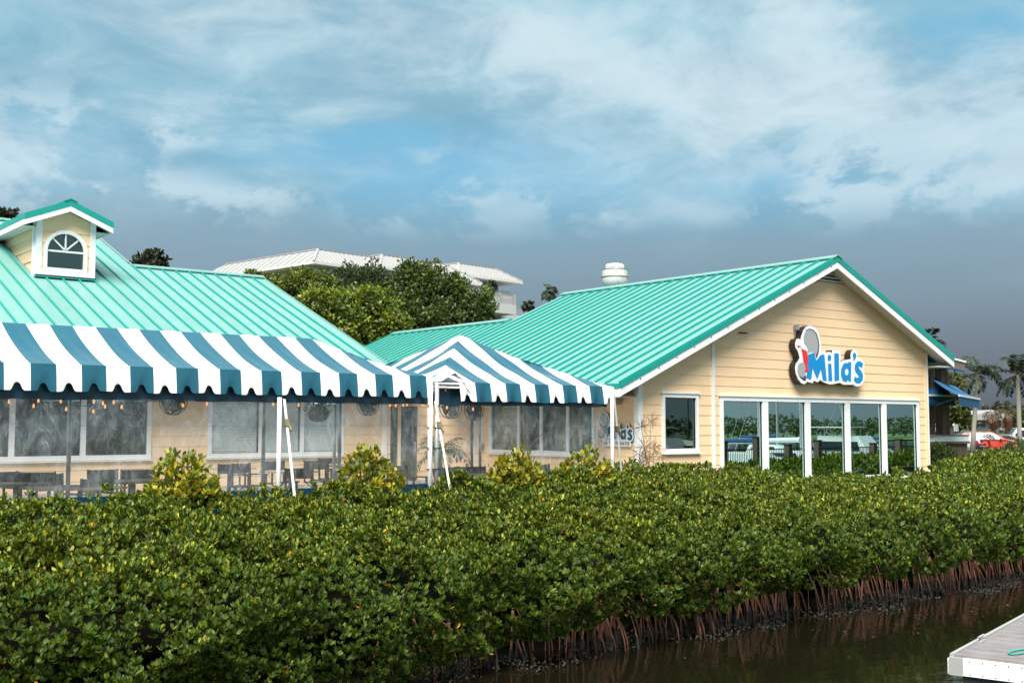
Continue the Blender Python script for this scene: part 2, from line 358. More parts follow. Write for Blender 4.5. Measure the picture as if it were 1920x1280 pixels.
# ------------------------------------------------------------------ leaves
def leaf_mesh(name, P, A, S, Ln, Wd, C, matl, parent=None, droop=.12, off=(0, 0, 0)):
    """P base, A axis, S side (unit), lengths, widths, colours -> one mesh of curved six-point leaves"""
    n = len(P); Nn = np.cross(A, S)
    V = np.empty((n, 6, 3)); l = Ln[:, None]; w = Wd[:, None]
    V[:, 0] = P
    for i, (a, b, c) in enumerate(((.42, .5, .04), (.42, -.5, .04), (.78, .40, -.01), (.78, -.40, -.01), (1.0, 0, -droop))):
        V[:, i + 1] = P + A * l * a + S * w * b + Nn * l * c
    V -= np.array(off)
    T = np.array([[0, 2, 1], [1, 2, 4], [1, 4, 3], [3, 4, 5]])
    F = (np.arange(n)[:, None, None] * 6 + T[None]).reshape(-1)
    me = bpy.data.meshes.new(name); me.vertices.add(n * 6); me.vertices.foreach_set('co', V.reshape(-1))
    nt = n * 4; me.loops.add(nt * 3); me.loops.foreach_set('vertex_index', F.astype(np.int32))
    me.polygons.add(nt); me.polygons.foreach_set('loop_start', np.arange(nt, dtype=np.int32) * 3); me.polygons.foreach_set('loop_total', np.full(nt, 3, np.int32))
    me.update(calc_edges=True)
    ca = me.color_attributes.new('Col', 'FLOAT_COLOR', 'POINT')
    cc = np.ones((n, 6, 4)); cc[:, :, :3] = C[:, None, :]; ca.data.foreach_set('color', cc.reshape(-1).astype(np.float32))
    me.materials.append(matl); me.polygons.foreach_set('use_smooth', np.ones(nt, bool))
    ob = bpy.data.objects.new(name, me); col.objects.link(ob)
    if parent is not None: ob.parent = parent
    return ob
def unit(a): return a / np.maximum(np.linalg.norm(a, axis=-1, keepdims=True), 1e-9)
def rosettes(P, U, k, L0, spread, rng):
    """P rosette centres, U their up directions, k leaves each"""
    n = len(P); P = np.repeat(P, k, 0); U = np.repeat(U, k, 0); N_ = n * k
    t = unit(np.cross(U, rng.normal(size=(N_, 3)))); b = np.cross(U, t)
    j = np.tile(np.arange(k), n); lift = np.clip(rng.normal(spread, .22, N_) - .12 * (j < 2), .05, 1.6)  # 0 upright .. 1.57 flat
    A = unit(U * np.cos(lift)[:, None] + t * np.sin(lift)[:, None])
    S = unit(np.cross(A, U + rng.normal(0, .12, (N_, 3)))); Ln = L0 * rng.uniform(.72, 1.2, N_)
    return P + A * (.10 * Ln)[:, None], A, S, Ln, j
print('base ok')

# ================================================================== setting
def build_setting():
    # one ground sheet: flat land, a muddy slope along the water, the bed below the water
    prof = [(-900, -1.6), (-40, -1.6), (9.5, -1.1), (11.6, -.6), (12.3, -.25), (12.9, -.1), (13.6, .4), (14.4, 1.1), (15.2, 1.5), (30, 1.5), (120, 1.5), (1500, 1.5), (4500, 1.5)]
    xs = [-3000, -600, -100, -40] + list(np.linspace(-20, 90, 111)) + [140, 400, 1200, 4500]
    mb = MB()
    def fn(u, v):
        x = xs[round(u * (len(xs) - 1))]; y, z = prof[round(v * (len(prof) - 1))]
        if 11 < y < 14.9: y += .18 * math.sin(x * 1.7) + .12 * math.sin(x * 4.1 + 1); z += .05 * math.sin(x * 2.9 + y)
        if y > 14: z -= .56 * float(np.clip((x - 46) / 16, 0, 1))
        return (x, y, z)
    mb.grid(fn, len(xs) - 1, len(prof) - 1)
    struct(mb.build('ground', M['ground'], smooth=True))
    mb = MB()     # wet mud sheet over the slope
    pr = [(11.4, -.55), (12.5, -.03), (13.3, .10), (13.8, .4), (14.2, 1.1), (14.6, 1.47)]
    def fm(u, v):
        x = -12 + 100 * u; i = v * (len(pr) - 1); a = min(int(i), len(pr) - 2); t = i - a
        y = pr[a][0] * (1 - t) + pr[a + 1][0] * t; z = pr[a][1] * (1 - t) + pr[a + 1][1] * t
        return (x, y + .18 * math.sin(x * 1.7) + .12 * math.sin(x * 4.1 + 1), z + .05 * math.sin(x * 2.9 + y) + .02 + .03 * math.sin(x * 7.3) * math.sin(y * 9))
    mb.grid(fm, 260, 18); struct(mb.build('mud_bank', M['mud'], smooth=True))
    # water
    m = bpy.data.materials.new('still water'); m.use_nodes = True; N = m.node_tree.nodes; L = m.node_tree.links; b = N['Principled BSDF']
    b.inputs['Base Color'].default_value = (.007, .0065, .003, 1); b.inputs['Roughness'].default_value = .04; b.inputs['IOR'].default_value = 1.33
    geo = N.new('ShaderNodeNewGeometry'); mp = N.new('ShaderNodeMapping'); mp.inputs['Scale'].default_value = (.55, 1.3, 1); mp.inputs['Rotation'].default_value = (0, 0, R(38)); L.new(geo.outputs['Position'], mp.inputs[0])
    n1 = N.new('ShaderNodeTexNoise'); n1.inputs['Scale'].default_value = 3.2; n1.inputs['Detail'].default_value = 4; L.new(mp.outputs[0], n1.inputs['Vector'])
    bp = N.new('ShaderNodeBump'); bp.inputs['Strength'].default_value = .10; bp.inputs['Distance'].default_value = .06; L.new(n1.outputs[0], bp.inputs['Height']); L.new(bp.outputs[0], b.inputs['Normal'])
    struct(MB().add([(-2500, -900, 0), (2500, -900, 0), (2500, 12.9, 0), (-2500, 12.9, 0)], [(0, 1, 2, 3)]).build('water', m))
    # patio under the tents, lawn strip and car park to the right
    struct(MB().box((1, 15.7, 1.2), (21.1, 28.5, 1.55)).build('patio', M['patio']))
    struct(MB().add([(34.9, 18.6, 1.515), (46, 18.6, 1.515), (46, 44, 1.515), (34.9, 40, 1.515), (62, 18.6, .955), (62, 44, .955)], [(0, 1, 2, 3), (1, 4, 5, 2)]).build('lawn', M['lawn']))
    a = [atZ(1700, 857, .955), atZ(2300, 857, .955), atZ(2300, 822, .955), atZ(1650, 822, .955)]
    struct(MB().add([(p.x, p.y, .962) for p in a], [(0, 1, 2, 3)]).build('parking_lot', M['asphalt']))
build_setting()

# ================================================================== clapboard walls
def clip(poly, fn):
    out = []
    for i in range(len(poly)):
        a, b = poly[i], poly[(i + 1) % len(poly)]; fa, fb = fn(a), fn(b)
        if fa >= 0: out.append(a)
        if fa * fb < 0: t = fa / (fa - fb); out.append((a[0] + (b[0] - a[0]) * t, a[1] + (b[1] - a[1]) * t))
    return out
def cells(u0, u1, z0, z1, holes):
    """rectangles that fill u0..u1, z0..z1 outside the holes"""
    zs = sorted({z0, z1, *[min(max(h[2], z0), z1) for h in holes if h[0] < u1 and h[1] > u0], *[min(max(h[3], z0), z1) for h in holes if h[0] < u1 and h[1] > u0]})
    for za, zb in zip(zs, zs[1:]):
        if zb - za < 1e-4: continue
        zm = (za + zb) / 2; cuts = sorted((h[0], h[1]) for h in holes if h[2] < zm < h[3] and h[1] > u0 and h[0] < u1); u = u0
        for a, b in cuts:
            if a > u + 1e-4: yield u, a, za, zb
            u = max(u, b)
        if u < u1 - 1e-4: yield u, u1, za, zb
EXPB = .273
def siding(parent, to3, u0, u1, zb, zt, holes=(), caps=(), z_base=1.55, back=True, row=EXPB, mb_=M['siding'], name='siding_board', jit=0):
    """lapped boards; to3(u, out, z); caps = list of f(u,z)>=0 half planes"""
    r0 = math.floor((zb - z_base) / row)
    for r in range(r0, 200):
        a = z_base + r * row; b = a + row
        if a >= zt: break
        jr = random.Random(r * 7 + int(u0 * 10)); js = [u0 + jr.uniform(.6, 3.6)]
        while js[-1] < u1: js.append(js[-1] + 3.66)
        gaps = [(j - .0007, j + .0007, -9, 99) for j in js]
        for (ua, ub, za, zc) in cells(u0, u1, max(a, zb), min(b, zt), list(holes) + gaps):
            if ub - ua < .05: continue
            poly = [(ua, za), (ub, za), (ub, zc), (ua, zc)]
            for c in caps:
                poly = clip(poly, c)
                if len(poly) < 3: break
            if len(poly) < 3: continue
            th = lambda z: .016 - .011 * (z - a) / row
            MB().hexa([to3(u, .001, z) for u, z in poly], [to3(u, th(z), z) for u, z in poly]).build(name, mb_, parent)
    if back:
        mb = MB()
        for (ua, ub, za, zc) in cells(u0, u1, zb, zt, holes):
            poly = [(ua, za), (ub, za), (ub, zc), (ua, zc)]
            for c in caps: poly = clip(poly, c) if len(poly) >= 3 else poly
            if len(poly) >= 3: mb.hexa([to3(u, -.12, z) for u, z in poly], [to3(u, 0, z) for u, z in poly])
        mb.build('wall', M['backing'], parent)
def window(parent, to3, u0, u1, z0, z1, muls=(), fw=.09, glass='pane', mw=.09, proud=.05, tr=()):
    w = bpy.data.objects.new('window', None); col.objects.link(w); w.parent = parent; w.location = (0, 0, 0)
    b = lambda a0, a1, c0, c1, o0=-.06, o1=proud: MB().hexa([to3(a0, o0, c0), to3(a1, o0, c0), to3(a1, o0, c1), to3(a0, o0, c1)], [to3(a0, o1, c0), to3(a1, o1, c0), to3(a1, o1, c1), to3(a0, o1, c1)])
    fr = MB()
    for q in ((u0, u1, z1 - fw, z1), (u0, u1, z0, z0 + fw), (u0, u0 + fw, z0 + fw, z1 - fw), (u1 - fw, u1, z0 + fw, z1 - fw)):
        s = b(*q); fr.add(s.v, s.f)
    s = b(u0 - .05, u1 + .05, z1 + .003, z1 + .05, -.01, proud + .03); fr.add(s.v, s.f)
    fr.build('frame', M['white'], w)
    b(u0 - .04, u1 + .04, z0 - .045, z0 - .003, -.01, proud + .035).build('sill', M['white'], w)
    e = [u0 + fw] + [x for m in muls for x in (m - mw / 2, m + mw / 2)] + [u1 - fw]
    for m in muls: b(m - mw / 2, m + mw / 2, z0 + fw + .001, z1 - fw - .001, -.055, proud - .006).build('mullion', M['white'], w)
    for i in range(0, len(e), 2):
        s = MB()                                     # dark gasket lines around the pane
        g = .018
        for q in ((e[i], e[i+1], z1 - fw - g, z1 - fw), (e[i], e[i+1], z0 + fw, z0 + fw + g), (e[i], e[i] + g, z0 + fw + g, z1 - fw - g), (e[i+1] - g, e[i+1], z0 + fw + g, z1 - fw - g)):
            t = b(*q, -.04, -.002); s.add(t.v, t.f)
        s.build('gasket', M['black'], w)
        b(e[i] + g, e[i + 1] - g, z0 + fw + g, z1 - fw - g, -.03, -.022).build('pane', M[glass], w)
    return w
# ------------------------------------------------------------------ standing seam roofs
def roof_panels(parent, o, du, dv, nlen, plen, w, rib=.06, ribw=.042, gaps=(), edge0=0, name='roof_panel'):
    """o corner at the eave, du unit along the eave, dv unit up the slope; panels of width w with one rib"""
    o = Vector(o); du = Vector(du); dv = Vector(dv); n = du.cross(dv).normalized()
    if n.z < 0: n = -n
    k = 0; u = edge0
    while u < nlen - 1e-3:
        ue = min(u + w, nlen); L = plen((u + ue) / 2) if callable(plen) else plen
        mb = MB(); P = lambda a, b, c: o + du * a + dv * b + n * c
        mb.hexa([P(u, 0, -.03), P(ue, 0, -.03), P(ue, L, -.03), P(u, L, -.03)], [P(u, 0, 0), P(ue, 0, 0), P(ue, L, 0), P(u, L, 0)], 0)
        a, b = u - ribw / 2, u + ribw / 2
        mb.hexa([P(a, 0, .001), P(b, 0, .001), P(b, L, .001), P(a, L, .001)], [P(a, 0, rib), P(b, 0, rib), P(b, L, rib), P(a, L, rib)], 1)
        mb.build(name, [M['mint'], M['teal']], parent); u = ue; k += 1

# ================================================================== gabled wing (picture windows, sign)
YG = 21.3; XL, XR = 21.16, 34.70; AX, AZ, SL = 29.2, 8.28, .44; YR = 20.8; YB = 33.4
gw = thing('restaurant_wing', 'yellow clapboard restaurant wing with teal metal gable roof and five tall windows', 'building', (28, 24, 1.55))
def front(u, o, z): return Vector((u, YG - o, z))
def side(u, o, z): return Vector((XL - o, u, z))
roofz = lambda x: AZ - SL * abs(x - AX)
und = .22
caps = [lambda p: (AZ - und - SL * (AX - p[0])) - p[1], lambda p: (AZ - und - SL * (p[0] - AX)) - p[1]]
W_BIG = (24.33, 34.18, 1.50, 3.99); W_SM = (22.02, 23.44, 2.46, 4.03); VENT_Z = 7.585
siding(gw, front, XL + .11, 24.0, 1.5, 7.6, [W_SM], caps)
siding(gw, front, 24.1, XR - .10, 1.5, VENT_Z, [W_BIG], caps)
def wbox(parent, fn, u0, u1, z0, z1, o0, o1, name, m): 
    return MB().hexa([fn(u0, o0, z0), fn(u1, o0, z0), fn(u1, o0, z1), fn(u0, o0, z1)], [fn(u0, o1, z0), fn(u1, o1, z0), fn(u1, o1, z1), fn(u0, o1, z1)]).build(name, m, parent)
wbox(gw, front, 24.0, 24.1, 1.5, AZ - und - SL * (AX - 24.0), -.1, .055, 'trim_board', M['white'])
wbox(gw, front, XL - .045, XL + .11, 1.5, 4.52, -.1, .055, 'corner_board', M['white'])
wbox(gw, front, XR - .10, XR - .025, 1.5, 5.62, -.1, .055, 'corner_board', M['siding'])
wbox(gw, front, XR - .025, XR + .05, 1.5, 5.6, -.1, .058, 'corner_board', M['white'])
wbox(gw, front, 24.2, 34.4, 1.30, 1.495, -.1, .12, 'base_trim', M['white'])
window(gw, front, *W_BIG, muls=(26.27, 28.24, 30.23, 32.19), fw=.12, mw=.25, glass='pane')
window(gw, front, *W_SM, fw=.10, glass='pane2')
# gable vent with slats
ve = bpy.data.objects.new('gable_vent', None); col.objects.link(ve); ve.parent = gw
mb = MB(); t = [(AX - (AZ - und - VENT_Z) / SL, VENT_Z), (AX + (AZ - und - VENT_Z) / SL, VENT_Z), (AX, AZ - und)]
mb.hexa([front(u, -.12, z) for u, z in t], [front(u, -.02, z) for u, z in t]).build('vent_back', M['dark'], ve)
for i in range(4):
    z = VENT_Z + .02 + i * .105; hw = (AZ - und - z - .04) / SL
    MB().hexa([front(AX - hw, .0, z), front(AX + hw, .0, z), front(AX + hw, .07, z - .01), front(AX - hw, .07, z - .01)], [front(AX - hw, .0, z + .06), front(AX + hw, .0, z + .06), front(AX + hw, .07, z + .025), front(AX - hw, .07, z + .025)]).build('slat', M['white'], ve)
# side wall facing the tents
SW = (22.95, 27.66, 2.36, 4.0)
siding(gw, side, YG, 28.45, 1.5, 4.5, [SW])
window(gw, side, *SW, muls=(24.06, 25.22, 26.26), fw=.1, mw=.11, glass='pane2')
wbox(gw, side, 28.36, 28.45, 1.5, 4.4, -.02, .06, 'corner_board', M['white'])
wbox(gw, side, YG - .052, YG + .12, 1.5, 4.5, -.02, .048, 'downspout', M['white'])
# other walls, ceiling, floor and the room inside
MB().hexa([(XR, YG + .1, 1.4), (XR, 33, 1.4), (XR, 33, 5.7), (XR, YG + .1, 5.7)], [(XR - .15, YG + .1, 1.4), (XR - .15, 33, 1.4), (XR - .15, 33, 5.7), (XR - .15, YG + .1, 5.7)]).build('wall', M['siding'], gw)
MB().box((XL, 32.9, 1.4), (XR, 33.1, 4.4)).build('wall', M['siding'], gw)
t = [(XL, 4.4), (XR, 4.4), (XR, 5.6), (AX, AZ - .25), (XL, 4.55)]
MB().hexa([(x, 32.9, z) for x, z in t], [(x, 33.1, z) for x, z in t]).build('wall', M['siding'], gw)
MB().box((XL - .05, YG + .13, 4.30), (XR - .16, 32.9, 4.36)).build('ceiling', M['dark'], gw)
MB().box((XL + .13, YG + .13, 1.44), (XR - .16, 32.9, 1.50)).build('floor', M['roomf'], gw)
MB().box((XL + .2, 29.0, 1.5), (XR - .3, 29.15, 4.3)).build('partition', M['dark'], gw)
MB().box((30.9, 24.9, 1.5), (32.0, 25.0, 3.45)).build('partition', M['sandpaper'], gw)
MB().box((32.0, 24.9, 1.5), (33.1, 25.0, 3.1)).build('partition', M['sandpaper'], gw)
MB().box((33.2, YG + .25, 2.55), (33.75, YG + .27, 3.35)).build('notice', M['paperw'], gw)
MB().box((24.6, YG + .2, 3.0), (26.1, YG + .22, 3.88)).build('roller_shade', M['paperw'], gw)
# roof: left slope facing the tents (seen), right slope, lower rear roof
EXL, EXR = 20.02, 35.62
cs = math.sqrt(1 + SL * SL); dvL = Vector((1 / cs, 0, SL / cs)); dvR = Vector((-1 / cs, 0, SL / cs))
LL = (AX - EXL) * cs; LR = (EXR - AX) * cs
BX = 26.55
roof_panels(gw, (EXL, YR, roofz(EXL)), (0, 1, 0), dvL, YB - YR, LL, .505, edge0=0)
roof_panels(gw, (EXL, YB, roofz(EXL)), (0, 1, 0), dvL, 8.1, (BX - EXL) * cs, .505)
roof_panels(gw, (EXR, YR, roofz(EXR)), (0, 1, 0), dvR, YB - YR, LR, .505)
roof_panels(gw, (BX + 4, YB, roofz(BX) - 4 * SL), (0, 1, 0), dvR, 8.1, 4 * cs, 1.01)
for (x, z, ya, yb) in ((AX, AZ, YR - .05, YB + .05), (BX, roofz(BX), YB + .06, YB + 8.15)):
    mb = MB(); h = .2
    for s in (-1, 1):
        p = [(x, z + .085), (x + s * .22, z + .085 - SL * .22), (x + s * .22, z + .055 - SL * .22), (x, z + .055)]
        mb.hexa([(a, ya, b) for a, b in p], [(a, yb, b) for a, b in p])
    mb.build('ridge_cap', M['mint'], gw)
    mb = MB()
    for s in (-1, 1): mb.box((x + s * .17, ya + .05, z - SL * .17 - .005), (x + s * .19, yb - .05, z - SL * .17 + .06))
    mb.build('ridge_closure', M['teal'], gw)
# rake trim: teal drip edge over white fascia, soffit behind
def rake(parent, Yf, dy, x0, z0, x1, z1, t0, t1, name, m):
    MB().hexa([(x0, Yf, z0 - t0), (x1, Yf, z1 - t0), (x1, Yf, z1 - t1), (x0, Yf, z0 - t1)], [(x0, Yf + dy, z0 - t0), (x1, Yf + dy, z1 - t0), (x1, Yf + dy, z1 - t1), (x0, Yf + dy, z0 - t1)]).build(name, m, parent)
for (xe) in (EXL, EXR):
    rake(gw, YR - .03, .03, xe, roofz(xe), AX, AZ, -.012, .125, 'rake_edge', M['teal'])
    rake(gw, YR - .012, .05, xe, roofz(xe), AX, AZ, .127, .33, 'rake_fascia', M['white'])
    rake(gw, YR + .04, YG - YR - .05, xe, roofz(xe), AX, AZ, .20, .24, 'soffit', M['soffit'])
# eave boards
MB().box((EXL - .03, YR, roofz(EXL) - .13), (EXL, YB + 8, roofz(EXL) - .0)).build('eave_edge', M['teal'], gw)
MB().box((EXL - .015, YR, roofz(EXL) - .34), (EXL + .02, YB + 8, roofz(EXL) - .132)).build('eave_fascia', M['white'], gw)
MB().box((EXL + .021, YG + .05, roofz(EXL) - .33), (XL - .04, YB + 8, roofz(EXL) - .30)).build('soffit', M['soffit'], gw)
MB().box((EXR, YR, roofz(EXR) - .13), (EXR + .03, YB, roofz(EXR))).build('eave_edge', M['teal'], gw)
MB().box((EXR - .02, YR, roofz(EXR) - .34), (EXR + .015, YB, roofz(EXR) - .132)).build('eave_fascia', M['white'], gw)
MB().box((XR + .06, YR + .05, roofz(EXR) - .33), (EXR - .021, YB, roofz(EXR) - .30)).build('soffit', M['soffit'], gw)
# dark screw heads on the white rake
mb = MB()
for i in range(13):
    x = EXL + .7 + i * .68; z = roofz(x) - .19; y = YR - .02
    mb.box((x, y, z), (x + .035, y + .01, z + .03))
mb.build('screws', M['black'], gw)
MB().box((25.15, YG - .07, 5.80), (25.5, YG - .035, 5.83)).build('cable_stub', M['black'], gw)

# ================================================================== wing with the dormer
YW = 28.5; KS = .411; RX = 18.87; EY = 27.85; lz = lambda y: 5.26 + KS * (y - 30.41)
lw = thing('restaurant_wing', 'yellow clapboard restaurant wing with broad mint metal roof and arched window dormer', 'building', (12, 32, 1.55))
def lfront(u, o, z): return Vector((u, YW - o, z))
LW1 = (4.2, 10.92, 2.34, 4.05); LW2 = (12.44, 16.52, 2.34, 4.05); LD = (18.10, 19.05, 1.5, 3.75)
siding(lw, lfront, 2.0, 17.8, 1.5, 4.3, [LW1, LW2])
siding(lw, lfront, 17.95, XL - .14, 1.5, 4.3, [LD])
wbox(lw, lfront, 17.8, 17.95, 1.5, 4.3, -.05, .06, 'corner_board', M['white'])
window(lw, lfront, *LW1, muls=(5.9, 7.56, 9.22), fw=.11, mw=.13, glass='pane2')
window(lw, lfront, *LW2, muls=(13.95, 15.2), fw=.11, mw=.11, glass='pane3')
dr = bpy.data.objects.new('door', None); col.objects.link(dr); dr.parent = lw
wbox(dr, lfront, LD[0], LD[1], 1.5, 3.75, -.10, -.05, 'door_leaf', M['black'])
wbox(dr, lfront, LD[0] + .12, LD[1] - .12, 1.75, 3.6, -.049, -.03, 'pane', M['pane2'])
wbox(dr, lfront, LD[1] - .1, LD[1] - .06, 2.4, 2.7, -.048, .02, 'handle', M['alu'])
bl = MB()
for (a, b) in ((12.6, 13.88), (14.02, 15.13), (15.27, 16.4)):
    z = 2.46
    while z < 3.95: bl.hexa([(a, YW + .07, z), (b, YW + .07, z), (b, YW + .084, z + .05), (a, YW + .084, z + .05)], [(a, YW + .074, z - .002), (b, YW + .074, z - .002), (b, YW + .088, z + .048), (a, YW + .088, z + .048)]); z += .055
bl.build('window_blind', M['blind'], lw)
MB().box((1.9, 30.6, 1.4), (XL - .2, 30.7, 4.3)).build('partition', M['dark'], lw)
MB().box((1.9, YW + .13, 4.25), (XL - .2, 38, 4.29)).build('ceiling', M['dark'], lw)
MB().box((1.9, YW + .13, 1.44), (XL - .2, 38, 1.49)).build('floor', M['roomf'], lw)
RY1, RY2, XS = 38.62, 43.3, 14.0
ck = math.sqrt(1 + KS * KS); dvF = Vector((0, 1 / ck, KS / ck)); dvB = Vector((0, -1 / ck, KS / ck))
roof_panels(lw, (XS, EY, lz(EY)), (1, 0, 0), dvF, RX - XS, (RY1 - EY) * ck, .487)
roof_panels(lw, (XS - 12 * .5, EY, lz(EY)), (1, 0, 0), dvF, 6.0, (RY2 - EY) * ck, .5)
roof_panels(lw, (XS - 22 * .5, EY, lz(EY)), (1, 0, 0), dvF, 5.0, (RY2 - EY) * ck, .5)
roof_panels(lw, (XS, RY1 + 8, lz(RY1) - 8 * KS), (1, 0, 0), dvB, RX - XS, 8 * ck, 1.2)
roof_panels(lw, (XS - 11, RY2 + 8, lz(RY2) - 8 * KS), (1, 0, 0), dvB, 11, 8 * ck, 2.2)
for (xa, xb, yr) in ((XS + .03, RX + .04, RY1), (XS - 11, XS + .03, RY2)):
    mb = MB(); z = lz(yr)
    for s in (-1, 1):
        p = [(yr, z + .085), (yr + s * .22, z + .085 - KS * .22), (yr + s * .22, z + .055 - KS * .22), (yr, z + .055)]
        mb.hexa([(xa, a, b) for a, b in p], [(xb, a, b) for a, b in p])
    mb.build('ridge_cap', M['mint'], lw)
    mb = MB(); mb.box((xa + .02, yr - .19, z - KS * .19 - .005), (xb - .02, yr - .17, z - KS * .19 + .06)); mb.build('ridge_closure', M['teal'], lw)
P = lambda y, dz: (XS, y, lz(y) + dz)
def strip(x0, x1, y0, y1, d0, d1, name, m): MB().hexa([(x0, y0, lz(y0) + d0), (x1, y0, lz(y0) + d0), (x1, y1, lz(y1) + d0), (x0, y1, lz(y1) + d0)], [(x0, y0, lz(y0) + d1), (x1, y0, lz(y0) + d1), (x1, y1, lz(y1) + d1), (x0, y1, lz(y1) + d1)]).build(name, m, lw)
strip(XS - .02, XS + .035, EY, RY2, .052, .058, 'flashing', M['mint'])
strip(XS + .036, XS + .055, EY, RY1 - .3, .002, .012, 'flashing_gap', M['black'])
strip(RX, RX + .03, EY, RY1, -.14, .045, 'rake_edge', M['mint'])
strip(RX - .02, RX + .015, EY, RY1, -.33, -.142, 'rake_fascia', M['white'])
t = [(YW, 1.4), (RY1 + 7, 1.4), (RY1 + 7, lz(RY1) - 7 * KS - .2), (RY1, lz(RY1) - .2), (YW, lz(YW) - .2)]
MB().hexa([(RX - .5, y, z) for y, z in t], [(RX - .4, y, z) for y, z in t]).build('wall', M['siding'], lw)
t = [(RY1 - 6, lz(RY1 - 6) - .3), (RY2, lz(RY2) - .06), (RY2 + 5, lz(RY2) - 5 * KS - .3)]
MB().hexa([(XS - .1, y, z) for y, z in t], [(XS - .02, y, z) for y, z in t]).build('wall', M['siding'], lw)
MB().box((2, EY - .03, lz(EY) - .13), (RX, EY, lz(EY))).build('eave_edge', M['teal'], lw)
MB().box((2, EY - .015, lz(EY) - .34), (RX, EY + .02, lz(EY) - .132)).build('eave_fascia', M['white'], lw)
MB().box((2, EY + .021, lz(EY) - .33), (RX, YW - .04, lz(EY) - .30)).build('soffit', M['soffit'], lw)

# ---- dormer
def build_dormer():
    YD = 36.45; d = bpy.data.objects.new('dormer', None); col.objects.link(d); d.parent = lw
    pl = atY(68, 515, YD); pr = atY(174, 524, YD); x0, x1 = pl.x, pr.x; xm = (x0 + x1) / 2; zb = lz(YD) + .02
    zpk = atY(137, 377, YD - .35).z; zev = atY(212, 418, YD - .35).z; xev = atY(212, 418, YD - .35).x
    s = (zpk - zev) / (xev - xm); hw = xev - xm; rz = lambda x: zpk - s * abs(x - xm)
    ff = lambda u, o, z: Vector((u, YD - o, z)); sf = lambda u, o, z: Vector((x0 - o, u, z))
    cx = (atY(81, 470, YD).x + atY(163, 470, YD).x) / 2; rw = (atY(163, 470, YD).x - atY(81, 470, YD).x) / 2
    zs = atY(122, 472, YD).z; zw0 = atY(122, 511, YD).z
    tw = .13
    cp = [lambda p: rz(min(p[0], xm)) - .30 - p[1] if p[0] <= xm else 9, lambda p: rz(p[0]) - .30 - p[1] if p[0] >= xm else 9]
    capl = lambda p: zpk - .28 - s * (xm - p[0]) - p[1]; capr = lambda p: zpk - .28 - s * (p[0] - xm) - p[1]
    # the boards are cut around the arch by staying outside it
    arch_top = zs + rw
    zc = zb
    for i in range(40):
        a = zb + i * .36; b = a + .36
        if a > zpk: break
        zz = [a + (b - a) * k / 4 for k in range(5)]; pcs = {-1: MB(), 1: MB()}; one = a >= arch_top - .02 or True
        for k in range(4):
            za, zc2 = zz[k], zz[k + 1]
            def half(z):
                if z >= arch_top: return 0
                if z <= zs: return rw
                return math.sqrt(max(rw * rw - (z - zs) ** 2, 0))
            for side_ in (-1, 1):
                ha, hb = half(za), half(zc2); e = x0 + tw if side_ < 0 else x1 - tw
                poly = [(e, za), (cx + side_ * ha, za), (cx + side_ * hb, zc2), (e, zc2)]
                for c in (capl, capr): poly = clip(poly, c) if len(poly) >= 3 else poly
                if len(poly) >= 3: 
                    th = lambda z: .034 - .026 * (z - a) / .36
                    pcs[side_].hexa([ff(u, 0, z) for u, z in poly], [ff(u, th(z), z) for u, z in poly])
        for mb in pcs.values():
            if mb.v: mb.build('siding_board', M['siding'], d)
    # side boards (both sides) follow the roof slope
    for fn, sx in ((sf, -1), (lambda u, o, z: Vector((x1 + o, u, z)), 1)):
        for i in range(30):
            a = zb - .2 + i * .36; b = a + .36
            if a > zpk - s * (xm - x0) - .2: break
            poly = [(YD + .02, a), (YD + 12, a), (YD + 12, b), (YD + .02, b)]
            poly = clip(poly, lambda p: p[1] - lz(p[0])); 
            if len(poly) >= 3: poly = clip(poly, lambda p: zpk - s * (xm - x0) - .2 - p[1])
            if len(poly) >= 3:
                th = lambda z: .034 - .026 * (z - a) / .36
                MB().hexa([fn(u, 0, z) for u, z in poly], [fn(u, th(z), z) for u, z in poly]).build('siding_board', M['siding'], d)
    for e0, e1 in ((x0 - .045, x0 + tw), (x1 - tw, x1 + .045)):
        MB().box((e0, YD - .06, zb + .05), (e1, YD + .1, zpk - s * (xm - x0) - .2)).build('corner_board', M['white'], d)
    MB().box((x0 - .10, YD + .101, zb), (x0 - .04, YD + .2, zpk - s * (xm - x0) - .2)).build('corner_board', M['white'], d)
    MB().box((x0 + tw + .001, YD - .075, zb + .065), (x1 - tw - .001, YD, zw0 + .02)).build('sill', M['white'], d)
    MB().hexa([(x0 - .1, YD - .16, lz(YD - .16) + .064), (x1 + .12, YD - .16, lz(YD - .16) + .064), (x1 + .12, YD, lz(YD) + .064), (x0 - .1, YD, lz(YD) + .064)], [(x0 - .1, YD - .16, lz(YD - .16) + .078), (x1 + .12, YD - .16, lz(YD - .16) + .078), (x1 + .12, YD, lz(YD) + .078), (x0 - .1, YD, lz(YD) + .078)]).build('flashing', M['teal'], d)
    MB().box((x0 - .06, YD - .10, zb + .03), (x1 + .08, YD - .062, zb + .06)).build('painted_shadow_line', M['black'], d)  # black strip painting in the shadow along the dormer foot
    # arched window
    def arch(r, zlo, n=20): return [(cx - r, zlo), (cx + r, zlo)] + [(cx + r * math.cos(math.pi * i / n), zs + r * math.sin(math.pi * i / n)) for i in range(n + 1)]
    to3 = lambda u, v, w: (u, YD - w, v)
    ri = rw - .11; zi = zw0 + .12
    fr = MB().plate(arch(rw, zw0 + .021), lambda u, v, w: (u, YD + .02 - w, v), .10, [arch(ri, zi)]); fr.build('window_frame', M['white'], d)
    MB().plate(arch(ri - .002, zi), lambda u, v, w: (u, YD + .06 - w, v), .02).build('pane', M['pane2'], d)
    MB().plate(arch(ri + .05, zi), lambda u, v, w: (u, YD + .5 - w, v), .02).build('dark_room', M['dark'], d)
    MB().box((cx - ri, YD - .02, zs - .03), (cx + ri, YD + .03, zs + .025)).build('muntin', M['white'], d)
